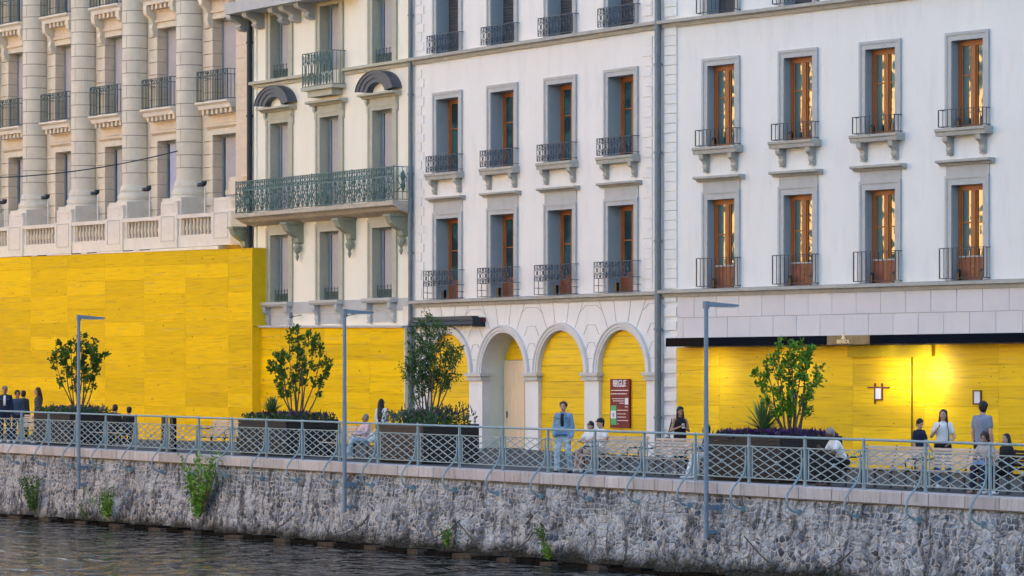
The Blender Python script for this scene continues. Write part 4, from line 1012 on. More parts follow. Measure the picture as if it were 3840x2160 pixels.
cpb = MB(); s = S0 - 10
while s < S1 + 10:
    l_ = random.choice((.62, .74, .9, 1.1, 1.2)); x0, x1 = s + .014, s + l_ - .014; o = len(cpb.v)
    prof = [(-.16, -CH), (-.16, -.02), (-.14, 0), (.34, 0), (.34, -CH)]; jj = random.uniform(0, .008)
    cpb.v += [(x0, y - jj, ZQ + z + Q.k * x0) for y, z in prof] + [(x1, y - jj, ZQ + z + Q.k * x1) for y, z in prof]
    for i in range(5): j2 = (i + 1) % 5; cpb.f.append((o + i, o + 5 + i, o + 5 + j2, o + j2))
    cpb.f += [tuple(o + i for i in range(5)), tuple(o + 5 + i for i in reversed(range(5)))]
    s += l_
cpb.build('coping', cop_m, qw)
MB().box(S0 - 10, S1 + 10, -.13, .3, ZQ - CH - .03, ZQ - .06).build('coping_bed', joint, qw, k=Q.k)
# footing ledge blocks at the waterline
ledge = M('wet_footing_stone', (.012, .010, .008), .95, .5, 3, .5, 14, col2=(.03, .023, .016), amt=.5, spec=.02)
led = MB(); s = S0
while s < S1:
    l_ = random.uniform(.5, 1.0); z0 = ZW + KW * s; h_ = random.uniform(.04, .12); led.box(s, s + l_ * .97, -.62 - random.uniform(0, .12), -.15, z0 - .4, z0 + h_); s += l_
led.build('footing', ledge, qw)
blk_lab = ['the footing block under the leftmost green weed clump', 'the block left of the second weed clump', 'the block right of the left lamp post foot', 'the block below the largest weed', 'the block left of the tall green weed bush', 'the block below the second lamp post', 'the block right of the second lamp post']
bm_l = M('wet_block_stone', (.07, .052, .04), .8, .4, 3, .5, 14, col2=(.02, .016, .012), amt=.8, spec=.1)
xs = [60, 175, 310, 440, 590, 720, 880, 1060, 1230, 1400, 1560, 1740, 1900, 2060, 2240]
for i, px in enumerate(xs):
    s = Q.S(px, .7); b = MB(); l_ = random.uniform(.55, .95); h_ = random.uniform(.07, .14)
    pts = [(-l_ / 2, -.3), (-l_ / 2 * .9, -.16 + h_ * .6), (-l_ / 2 * .8, h_), (l_ / 2 * .85, h_ * .92), (l_ / 2, h_ * .4), (l_ / 2, -.3)]
    b.prism_y([(x, z - .02) for x, z in pts], -.12, .18)
    o = b.build('footing_block', bm_l); o.location = Q.W(s, .7, 0) + Vector((0, 0, ZW + KW * s - Q.k * s)); o.rotation_euler = (random.uniform(-.04, .04), random.uniform(-.05, .05), Q.rz + random.uniform(-.12, .12))
    tag(o, 'wet brown stone block at the waterline, %s of the row from the left' % ['first', 'second', 'third', 'fourth', 'fifth', 'sixth', 'seventh', 'eighth', 'ninth', 'tenth', 'eleventh', 'twelfth', 'thirteenth', 'fourteenth', 'fifteenth'][i], 'stone block', 'stone blocks along the foot of the river wall')
# water
wv, wf = [], []
def wpt(s, t): p = Q.W(s, t); return (p.x, p.y, ZW + KW * s)
for i in range(2):
    for j in range(2): wv.append(wpt((S0 - 160, S1 + 60)[i], (-.2, 74)[j]))
def water_m():
    m = bpy.data.materials.new('river_water'); m.use_nodes = True; t = m.node_tree; N = t.nodes; L = t.links; b = N['Principled BSDF']
    b.inputs['Base Color'].default_value = (.014, .024, .026, 1); b.inputs['Roughness'].default_value = .06; b.inputs['IOR'].default_value = 1.17; b.inputs['Specular IOR Level'].default_value = .5
    tc = N.new('ShaderNodeTexCoord'); mp = N.new('ShaderNodeMapping'); mp.inputs['Rotation'].default_value = (0, 0, -Q.rz); mp.inputs['Scale'].default_value = (1.5, .75, 1); L.new(tc.outputs['Object'], mp.inputs[0])
    n = N.new('ShaderNodeTexNoise'); n.inputs['Scale'].default_value = 1.0; n.inputs['Detail'].default_value = 2.5; n.inputs['Roughness'].default_value = .4; n.inputs['Distortion'].default_value = .6; L.new(mp.outputs[0], n.inputs['Vector'])
    bp = N.new('ShaderNodeBump'); bp.inputs['Strength'].default_value = 1; bp.inputs['Distance'].default_value = .30; L.new(n.outputs[0], bp.inputs['Height']); L.new(bp.outputs[0], b.inputs['Normal'])
    n2 = N.new('ShaderNodeTexNoise'); n2.inputs['Scale'].default_value = 2.4; n2.inputs['Detail'].default_value = 5; n2.inputs['Roughness'].default_value = .6; L.new(mp.outputs[0], n2.inputs['Vector'])
    r = N.new('ShaderNodeValToRGB'); r.color_ramp.elements[0].position = .66; r.color_ramp.elements[0].color = (.010, .018, .019, 1); r.color_ramp.elements[1].position = .76; r.color_ramp.elements[1].color = (.20, .20, .19, 1)
    L.new(n2.outputs[0], r.inputs[0]); L.new(r.outputs[0], b.inputs['Base Color']); return m
tag(raw('river_water', wv, [(0, 2, 3, 1)], water_m()), kind='structure')
# ==================================================================== RAILING
ral = thing('quay_railing', 'long pale blue iron railing with lattice panels and S-shaped brackets along the river wall', 'railing', Q.W(0, 0, ZQ), Q.rz)
P0 = 1.58303e-4; xv = -6236
postpx = [1 / (P0 - .025126e-4 * i) + xv for i in range(-2, 28)]
post_s = [Q.S(p) for p in postpx]; BAY = post_s[11] - post_s[10]; kq = Q.k; HR = 1.06
def rp(mb, name, parent, s, m=bluegrey): return mb.build(name, m, parent, k=kq, loc=(s, 0, kq * s))
pm = MB(); pm.box(-.026, .026, -.026, .026, 0, HR - .02); pm.ell((0, 0, HR + .0), (.045, .045, .045), 8, 6); pm.box(-.04, .04, -.04, .04, 0, .03); pm.box(-.035, .035, -.035, .035, .80, .86)
post = rp(pm, 'post', ral, post_s[0])
sm = MB(); pth = [(0, -.028, .62), (0, -.035, .48), (0, -.05, .34), (0, -.11, .20), (0, -.22, .07), (0, -.34, -.05), (0, -.43, -.18), (0, -.455, -.32), (0, -.41, -.44), (0, -.32, -.52), (0, -.22, -.555), (0, -.10, -.55)]
sm.tube(pth, .024, 8); sm.box(-.05, .05, -.20, -.05, -.62, -.50)
sbk = rp(sm, 'curved_bracket', ral, post_s[0] - .07)
lm = MB(); a_, b_2 = .13, BAY - .13; z0, z1 = .13, .83; W_, H_ = b_2 - a_, z1 - z0
for z in (z0, z1): lm.bar((.02, 0, z), (BAY - .02, 0, z), .016)
for x in (a_, b_2): lm.bar((x, 0, z0), (x, 0, z1 + .02), .017)
for i in range(-3, 4):
    for sg_ in (1, -1):
        off = i * W_ / 4; t0, t1 = max(0, -off / W_), min(1, 1 - off / W_)
        xA, xB = a_ + W_ * t0 + off, a_ + W_ * t1 + off; zA, zB = z0 + H_ * t0, z0 + H_ * t1
        if sg_ < 0: zA, zB = z0 + H_ * (1 - t0), z0 + H_ * (1 - t1)
        lm.bar((xA, .004 * sg_, zA), (xB, .004 * sg_, zB), .0105 if i else .016)
lm.ell(((a_ + b_2) / 2, 0, (z0 + z1) / 2), (.05, .03, .05), 8, 6)
lat = rp(lm, 'lattice_panel', ral, post_s[0])
for i, s in enumerate(post_s[1:]):
    c = post.copy(); COL.objects.link(c); c.parent = ral; c.location = (s, 0, kq * s)
    c = sbk.copy(); COL.objects.link(c); c.parent = ral; c.location = (s - .07, 0, kq * (s - .07))
    if i < len(post_s) - 2: c = lat.copy(); COL.objects.link(c); c.parent = ral; c.location = (s, 0, kq * s)
tp = MB(); tp.tube([(post_s[0], 0, HR + kq * post_s[0]), (post_s[-1], 0, HR + kq * post_s[-1])], .027, 8); tp.build('top_rail', bluegrey, ral)
# ==================================================================== STREET LAMPS
for px, yt, yb, lb_ in ((295, 1182, 1835, 'pale blue lamp post rising past the leftmost tree'), (1292, 1160, 1921, 'pale blue lamp post between the second and third trees, by the low boarding'), (2648, 1131, 2018, 'pale blue lamp post beside the right-hand planter, in front of the dark canopy')):
    s = Q.S(px, .42); zt, zb = Q.Z(px, yt, .42) + kq * s, Q.Z(px, yb, .42) + kq * s
    p = Q.W(s, .42, 0); p.z = zb; o = thing('street_lamp', lb_, 'street lamp', p, Q.rz, 'street lamps on the river wall'); h_ = zt - zb
    b = MB(); b.tube([(0, 0, 0), (0, 0, h_ * .55)], .058, 12, .055); b.tube([(0, 0, h_ * .55), (0, 0, h_)], .052, 12, .048); b.box(-.055, .055, -.055, .055, h_ - .16, h_ + .01); b.build('post', lampm, o, smooth=False)
    b = MB(); b.prism_x([(.04, h_ - .12), (.04, h_), (.85, h_ - .06), (.85, h_ - .10)], -.07, .07); ar = b.build('lamp_arm', lampm, o)
    MB().box(-.05, .05, .25, .8, h_ - .125, h_ - .105).build('lamp_or_added_lens', paperm, ar)
    zz = ZQ + kq * s - CH - .32 - zb; b = MB(); b.box(-.07, .07, -.07, .36, zz - .05, zz + .07); b.box(-.14, .14, .30, .38, zz - .1, zz + .12); b.build('wall_bracket', lampm, o)
    b = MB(); b.box(-.06, .06, 0, .3, .1, .18); b.build('foot_bracket', lampm, o)
# ==================================================================== BOLLARD
for px, lb_ in ((618, 'black square post left of its twin behind the railing'), (649, 'black square post right of its twin behind the railing')):
    p = spot(px, .9); o = thing('bollard', lb_, 'bollard', p, Q.rz, 'pair of black posts'); b = MB(); b.box(-.11, .11, -.06, .06, 0, 1.04); b.build('post', blackm, o); MB().box(-.115, .115, -.065, .065, 1.04, 1.07).build('cap', darkmetal, o); MB().box(-.15, .15, -.09, .09, -.02, .02).build('foot', darkmetal, o)
# ==================================================================== BENCHES
def make_bench(label, px, inn, L_=2.0, m=benchwood, rz=None):
    p = spot(px, inn); o = thing('park_bench', label, 'bench', p, Q.rz if rz is None else rz, 'slatted benches along the promenade'); h = L_ / 2
    b = MB()
    for i in range(5): y = -.02 + i * .095; b.box(-h, h, y - .52, y - .445, .43 - .012 * i, .455 - .012 * i)
    b.build('seat', m, o)
    b = MB()
    for i in range(6):
        z = .50 + i * .072; y = -.03 + i * .022; b.box(-h, h, y, y + .022, z, z + .058)
    b.build('backrest', m, o)
    for sx in (-h + .12, 0, h - .12):
        b = MB(); b.box(sx - .025, sx + .025, -.50, -.45, 0, .43); b.box(sx - .025, sx + .025, -.06, -.01, 0, .45); b.box(sx - .025, sx + .025, -.50, 0, .38, .42); b.bar((sx, .0, .42), (sx, .14, .93), .022); b.build('leg', darkmetal, o)
    for sx in (-h + .08, h - .08):
        b = MB(); b.tube([(sx, -.48, .42), (sx, -.50, .60), (sx, -.42, .66), (sx, -.1, .66), (sx, .05, .70)], .018, 6); b.build('armrest', darkmetal, o)
    return o
bench_lab = [(845, 3.2, 2.0, 'empty slatted bench left of the planter with the second tree'), (1325, 2.6, 2.0, 'slatted bench under the seated grey-haired person in jeans'), (2330, 2.4, 2.2, 'slatted bench with the seated couple, left of the drainpipe'),
    (2545, 2.5, 2.2, 'slatted bench in front of the long-haired woman looking at her phone'), (3345, 2.2, 2.4, 'empty slatted bench left of the girl in denim shorts'), (3620, 2.3, 2.4, 'slatted bench behind the seated curly-haired woman'), (455, 2.8, 1.9, 'slatted bench under the two dark seated silhouettes'), (90, 2.8, 2.0, 'slatted bench at the far left edge under the group')]
for px, inn, L_, lb_ in bench_lab: make_bench(lb_, px, inn, L_)
make_bench('dark bench at the right edge under the black-haired seated woman', 3790, 2.4, 1.2, darkwood)
# ==================================================================== PLANTERS, HEDGES
def leafmat(name, c, var=.35): 
    m = M(name, c, .6, .25, 3, island=var, spec=.3); m.node_tree.nodes['Principled BSDF'].inputs['Subsurface Weight'].default_value = 0; return m
lfA = leafmat('dark_green_leaves', (.055, .13, .02)); lfB = leafmat('fresh_green_leaves', (.11, .24, .016)); lfC = leafmat('olive_green_leaves', (.075, .15, .022))
hedge_g = leafmat('hedge_green', (.04, .10, .022)); lav = leafmat('purple_flower_spikes', (.065, .018, .11)); lavd = leafmat('dull_purple_spikes', (.10, .075, .13)); yuc = leafmat('yucca_green', (.13, .22, .08)); bark = M('grey_brown_bark', (.11, .08, .06), .85, .3, 6)
def leaf(v, f, c, d, n, l, w_):
    o = len(v); side = d.cross(n).normalized() * w_; mid_ = c + d * l * .5; v += [tuple(c), tuple(mid_ + side), tuple(c + d * l), tuple(mid_ - side)]; f.append((o, o + 1, o + 2, o + 3))
def rnd_dir(): 
    v = Vector((random.gauss(0, 1), random.gauss(0, 1), random.gauss(0, 1))); return v.normalized() if v.length > .01 else Vector((0, 0, 1))
def planter(label, px0, pxc, inn0, depth, h, hedges, hl, m_side=darkwood, front=litfrontwood):
    """px0..pxc: front face columns; box of given depth behind it"""
    s0, s1 = Q.S(px0, -inn0), Q.S(pxc, -inn0); s = (s0 + s1) / 2; L_ = s1 - s0; zg = ground_sd(s, inn0); p = Q.W(s, -inn0 - depth / 2); p.z = zg
    o = thing('planter', label, 'planter', p, Q.rz, 'timber planters'); e, dd = L_ / 2, depth / 2
    b = MB(); z = .06
    while z < h - .03: b.box(-e, e, -dd, -dd + .04, z, z + .115); z += .125
    b.build('front_planks', front, o)
    b = MB(); z = .06
    while z < h - .03: b.box(e - .04, e + .002, -dd + .042, dd, z, z + .115); b.box(-e - .002, -e + .04, -dd + .042, dd, z, z + .115); z += .125
    b.box(-e, e, dd - .04, dd + .002, .06, h - .02); b.build('end_planks', m_side, o)
    MB().box(-e + .05, e - .05, -dd + .05, dd - .05, .0, h - .06).build('soil', soil, o)
    b = MB(); b.box(-e + .1, -e + .2, -dd + .02, -dd + .1, -.05, .06); b.box(e - .2, e - .1, -dd + .02, -dd + .1, -.05, .06); b.build('foot', darkmetal, o)
    # planting: low shrubs with flower spikes, one mass nobody could count
    for gi, (xa, xb, hh, gm, sm_, lab_) in enumerate(hedges):
        v, f = [], []; v2, f2 = [], []
        n = int(1900 * (xb - xa) * depth / 2 * max(1, L_ / 2.5))
        for i in range(n):
            x = random.uniform(xa, xb) * L_ - e; y = random.uniform(-dd + .02, dd - .02); ed = min(1, 3.5 * min((x + e) / L_ - xa + .02, xb - (x + e) / L_ + .02) * 2 + .35)
            zt = hh * min(1, ed) * (.85 + .35 * noise.noise((x * 3, y * 3, gi * 7))); z = h - .08 + random.uniform(0, 1) ** .7 * max(.08, zt)
            d = (rnd_dir() + Vector((0, 0, .9))).normalized(); leaf(v, f, Vector((x, y, z)), d, rnd_dir(), random.uniform(.07, .13), random.uniform(.018, .035))
            if sm_ and random.random() < (.55 if px0 > 2000 else .2):
                zz = h - .07 + zt * random.uniform(.6, .95); d = (Vector((random.gauss(0, .22), random.gauss(0, .22), 1))).normalized(); leaf(v2, f2, Vector((x, y, zz)), d, rnd_dir(), random.uniform(.08, .17), .016); leaf(v2, f2, Vector((x, y, zz + .02)), d, rnd_dir(), random.uniform(.06, .13), .018)
        r_ = raw('shrub_bed', v, f, gm); r_.location = p; r_.rotation_euler = (0, 0, Q.rz); tag(r_, lab_, 'shrubs', kind='stuff')
        if sm_:
            r2 = raw('flower_spikes', v2, f2, sm_, r_); 
    return o, p, h
pl1 = planter('dark timber planter at the left, holding the leftmost tree', 130, 262, 1.7, 1.6, 1.0, [(0, .98, .30, hedge_g, lavd, 'low dark green shrubs tinged purple around the leftmost tree')], 0, front=darkwood)
pl2 = planter('dark timber planter left of the second lamp post, holding the second tree', 893, 1072, 1.6, 1.7, 1.0, [(0, 1, .30, hedge_g, lav, 'clipped green shrubs with purple flowers around the second tree')], 0, front=darkwood)
pl3 = planter('timber planter, lit front coloured brown, right of the second lamp post, holding the dense tree', 1412, 1584, 1.5, 1.75, 1.0, [(0, .52, .5, leafmat('sage_green_shrub', (.07, .13, .085)), lavd, 'sage green and mauve shrubs at the left of the dense tree'), (.48, 1.0, .62, leafmat('deep_green_shrub', (.04, .10, .03)), lavd, 'deep green shrubs with mauve spikes at the right of the dense tree')], 0)
pl4 = planter('long dark timber planter right of the third lamp post, full of purple flowers', 2655, 2925, 1.5, 1.75, .98, [(0, 1, .24, leafmat('blackish_green_shrub', (.02, .04, .015)), lav, 'long bed of deep purple flower spikes in the right-hand planter')], 0, front=darkwood)  # very dark green leaves below the purple spikes
def yucca(label, px, inn, zb, h, seed):
    random.seed(seed); p = spot(px, inn); p.z += zb; v, f = [], []
    for i in range(150):
        az = random.uniform(0, 2 * math.pi); el = R(random.uniform(5, 88)); d = Vector((math.cos(az) * math.cos(el), math.sin(az) * math.cos(el), math.sin(el))); l = h * random.uniform(.75, 1.05); sd_ = d.cross(Vector((0, 0, 1))).normalized() * .02
        o = len(v); a = Vector((0, 0, .08)); m_ = a + d * l * .5; t_ = a + d * l - Vector((0, 0, l * .06)); v += [tuple(a - sd_ * .6), tuple(a + sd_ * .6), tuple(m_ + sd_), tuple(m_ - sd_), tuple(t_)]; f += [(o, o + 1, o + 2, o + 3), (o + 3, o + 2, o + 4)]
    o = raw('yucca', v, f, yuc); o.location = p; tag(o, label, 'plant', 'spiky yuccas in the planters')
yucca('small spiky yucca at the left of the second tree', 1020, 2.0, 1.14, .58, 3)
yucca('large spiky yucca at the foot of the right-hand tree', 2862, 2.0, 1.08, .88, 4)
def tree(label, px, inn, zb, ytop, xl, xr, seed, lm_, n_leaf=20, lsz=.085, low=.45, stems=9, rr=.10, side=.24, nb=1, wid=.28):
    random.seed(seed); p = spot(px, inn); p.z += zb; D = p.y; sc_ = F / D; H = CZ - (ytop - YH) / sc_ - p.z; wl, wr = (px - xl) / sc_, (xr - px) / sc_
    o = thing('tree', label, 'tree', p, 0, 'small multi-stemmed trees in the planters'); tr_ = MB(); v, f = [], []; tips = []
    for i in range(stems):
        fx = -1 + 2 * (i + .5) / stems + random.uniform(-.05, .05); w_ = (wl if fx < 0 else wr); yo = random.uniform(-.7, .7) * (wl + wr) * .38 * (1 - .5 * abs(fx))
        top_ = H * (1 - .40 * abs(fx) ** 2.2) * random.uniform(.80, 1.04); b0 = Vector((fx * .10, yo * .1, 0)); ex = fx * w_ * .93; pts = []
        for k in range(11):
            t = k / 10; q = Vector((b0.x + (ex - b0.x) * t ** .95 + .035 * math.sin(t * 7 + i * 2), b0.y + (yo - b0.y) * t + .03 * math.cos(t * 6 + i), top_ * t ** 1.08)); pts.append(q)
        tr_.tube(pts, .030, 6, .006)
        for k in range(3, 11):
            t = k / 10
            if t < low * random.uniform(.75, 1.15): continue
            for j in range(nb):
                d = Vector((random.uniform(-1, 1) + fx * .3, random.uniform(-1, 1), random.uniform(.5, 1.4))).normalized(); l = side * random.uniform(.6, 1.3) * (1.15 - .35 * t); st = pts[k]; en = st + d * l; tr_.tube([st, (st + en) / 2 + Vector((0, 0, .02)), en], .008, 4, .004)
                tips.append((st.lerp(en, .5), en, rr))
        tips.append((pts[9], pts[10] + Vector((0, 0, .06)), rr * .8))
    for a, b, r_ in tips:
        n = int(n_leaf * random.uniform(.5, 1.6)); r_ = r_ * random.uniform(.7, 1.2)
        for i in range(n):
            c = a.lerp(b, random.uniform(-.1, 1.1)) + rnd_dir() * r_ * random.random() ** .5; d = ((b - a).normalized() * .8 + rnd_dir()).normalized()
            leaf(v, f, c, d, rnd_dir(), lsz * random.uniform(.7, 1.25), lsz * wid)
    tr_.build('trunk', bark, o, True); raw('crown', v, f, lm_, o)
tree('leftmost small tree with dark tufts of leaves, crossed by a lamp post', 296, 2.5, .92, 1240, 186, 400, 11, lfA, 34, .105, .42, 10, .105, .22, 1, .33)
tree('second small tree with rounded green tufts in front of the low yellow boarding', 1115, 2.4, .92, 1255, 1004, 1250, 12, lfC, 32, .105, .46, 10, .105, .24, 1, .33)
lfC3 = leafmat('feathery_green_leaves', (.055, .12, .03))
tree('dense feathery dark green tree in front of the first arch', 1608, 2.4, .92, 1212, 1520, 1726, 31, lfC3, 34, .09, .46, 12, .14, .34, 2, .20)
tree('right-hand bright green tree in front of the knotty yellow boarding', 2968, 2.4, .92, 1258, 2830, 3072, 14, lfB, 26, .10, .30, 11, .105, .26, 1, .30)
# ==================================================================== WEEDS ON THE WALL
def weed(label, px, y0, y1, wpx, n, lm_, seed, lsz=.08, skew=0):
    random.seed(seed); s = Q.S(px, .45); zb = Q.Z(px, y1, .45) + kq * s; zt = Q.Z(px, y0, .45) + kq * s; p = Q.W(s, .42); p.z = zb; o = thing('weed', label, 'weed', p, Q.rz, 'green weeds growing from the river wall')
    H = zt - zb; wd_ = wpx / (F / p.y) / .45; st = MB(); v, f = [], []
    for i in range(max(3, n // 90)):
        x = random.uniform(-.5, .5) * wd_; e_ = Vector((x + skew, random.uniform(-.25, .05), H * random.uniform(.55, 1))); st.tube([(0, 0, 0), tuple(e_ * .5 + Vector((x * .2, -.05, 0))), tuple(e_)], .012, 4, .004)
        for j in range(90):
            t = random.uniform(.10, 1.05); c = e_ * t + rnd_dir() * .16 * random.random() + Vector((0, -.04, 0)); leaf(v, f, c, (rnd_dir() + Vector((0, 0, .4))).normalized(), rnd_dir(), lsz * random.uniform(.6, 1.3), lsz * .3)
    st.build('stem', bark, o); raw('foliage', v, f, lm_, o)
weed('dark green bushy weed low on the river wall at the far left', 128, 1775, 1920, 95, 900, leafmat('weed_dark', (.05, .12, .012)), 21)
weed('yellow-green bushy weed low on the river wall, left of the dark stain', 405, 1825, 1945, 75, 720, lfB, 22)
weed('tallest bright green weed reaching up to the coping', 745, 1695, 1945, 140, 1500, leafmat('weed_bright', (.14, .30, .03)), 23, .10)
weed('small green weed tuft on the wall, left of the centre', 1680, 1965, 2045, 24, 200, lfB, 24, .06)
weed('pair of green tufts on the wall under the man in denim', 2035, 1975, 2030, 38, 270, lfC, 25, .06)
weed('lowest green tuft near the water under the man in denim', 2062, 2035, 2095, 34, 270, lfB, 26, .06)
weed('faint green tuft at the foot of the left lamp post', 325, 1870, 1945, 30, 200, lfC, 27, .05)
# ropes hanging on the wall
rope = M('dark_mooring_rope', (.06, .055, .05), .9, .3, 6); ords = ['first', 'second', 'third', 'fourth', 'fifth', 'sixth']
for i, (xa, ya, xm, ym, xb, yb) in enumerate(((1100, 1930, 1030, 1985, 990, 2005), (1385, 1930, 1330, 1985, 1250, 2015), (1725, 1950, 1650, 2005, 1590, 2030), (1715, 1955, 1760, 2010, 1800, 2040), (2000, 1995, 1950, 2050, 1890, 2065), (2790, 2010, 2850, 2080, 2900, 2120), (3190, 2070, 3110, 2130, 3040, 2150))):
    P = []
    for x, y in ((xa, ya), ((xa + xm) / 2 + 4, (ya + ym) / 2 + 5), (xm, ym), ((xb + xm) / 2, (yb + ym) / 2 + 3), (xb, yb)):
        s = Q.S(x, .42); z = Q.Z(x, y, .42); w_ = Q.W(s, .42, z); P.append(tuple(w_))
    m_ = MB(); m_.tube(P, .016, 5); o = m_.build('mooring_rope', rope); tag(o, 'slack dark rope low on the river wall, %s from the left' % (ords + ['seventh'])[i], 'rope', 'slack ropes on the river wall')
# ==================================================================== FAR BANK (seen only in reflections)
fbm = M('sunlit_ochre_stucco', (.80, .56, .27), .85, .12, .3, col2=(.5, .33, .16), amt=.5)
random.seed(5); s = -150
for i in range(9):
    L_ = random.uniform(12, 17); hgt = random.uniform(22, 31); o = thing('far_bank_house', '%s ochre house of the far-bank row, counting from upstream' % ('first', 'second', 'third', 'fourth', 'fifth', 'sixth', 'seventh', 'eighth', 'ninth')[i], 'building', Q.W(s, 76, 0), Q.rz, 'houses on the far bank')
    b = MB(); b.box(0, L_, -9, 0, -3, hgt); b.build('wall', fbm, o); b = MB(); z = 1
    while z < hgt - 2.5:
        x = 1
        while x < L_ - 1.5: b.box(x, x + 1.7, .0, .05, z, z + 2.5); x += 3
        z += 3.6
    b.build('window', glass_t, o); MB().box(-.2, L_ + .2, -9.2, .4, hgt, hgt + .5).build('roof', slate, o); s += L_ + random.choice((.5, 3.5, 6))
tag(raw('far_bank', [(*Q.W(a, t, 0).xy, -1.2) for a, t in ((S0 - 200, 73.5), (S1 + 80, 73.5), (S1 + 80, 130), (S0 - 200, 130))], [(0, 1, 2, 3)], pav), kind='structure')
# ==================================================================== PEOPLE
def fuse(mb, name, m, parent, voxel=.011, smooth=2, loc=None):
    """melt overlapping closed shapes into one continuous skin"""
    o = mb.build(name + '_src', m); md = o.modifiers.new('r', 'REMESH'); md.mode = 'VOXEL'; md.voxel_size = voxel; md.use_smooth_shade = True
    if smooth: s = o.modifiers.new('s', 'SMOOTH'); s.factor = .5; s.iterations = smooth
    me = bpy.data.meshes.new_from_object(o.evaluated_get(bpy.context.evaluated_depsgraph_get())); bpy.data.objects.remove(o)
    me.materials.clear(); me.materials.append(m); me.name = name
    me.polygons.foreach_set('use_smooth', [True] * len(me.polygons))
    n = bpy.data.objects.new(name, me); COL.objects.link(n); n.parent = parent; return n
def cloth(name, c, var=.15, sc_=6): return M(name, c, .85, var, sc_, .3, 30)
skinA = M('light_skin', (.50, .30, .22), .55, .06, 8); skinB = M('tanned_skin', (.38, .20, .13), .55, .06, 8); skinD = M('dark_skin', (.10, .05, .035), .5, .06, 8)
hairK = M('black_hair', (.010, .008, .008), .5, .3, 20, stretch=(6, 6, .6)); hairB = M('dark_brown_hair', (.03, .016, .01), .5, .3, 20, stretch=(6, 6, .6)); hairG = M('grey_hair', (.22, .21, .21), .7, .2, 20); hairR = M('auburn_hair', (.05, .012, .008), .5, .3, 20, stretch=(6, 6, .6))
eyem = M('dark_eye', (.01, .01, .01), .3)
denimL = cloth('light_denim', (.36, .50, .62), .35, 7); denimJ = cloth('blue_denim_jacket', (.17, .30, .45), .4, 7); denimD = cloth('mid_denim', (.06, .13, .24)); whiteC = cloth('white_cotton', (.72, .73, .74), .06); blackC = cloth('black_cloth', (.010, .010, .013)); navyC = cloth('navy_cloth', (.012, .018, .045)); greyP = cloth('grey_blue_polo', (.20, .23, .31)); greyT = cloth('grey_beige_top', (.40, .36, .34)); floral = M('pink_patterned_cloth', (.62, .42, .48), .85, .4, 14, col2=(.75, .76, .80), amt=.9); mint = cloth('pale_mint_cloth', (.55, .68, .70)); tan_s = cloth('beige_shorts', (.50, .42, .36)); blueT = cloth('blue_grey_jacket', (.04, .07, .13)); speck = M('dark_patterned_cloth', (.03, .035, .04), .85, .3, 10, col2=(.45, .42, .42), amt=.9); blueS = cloth('light_blue_cloth', (.22, .33, .60))
V = Vector
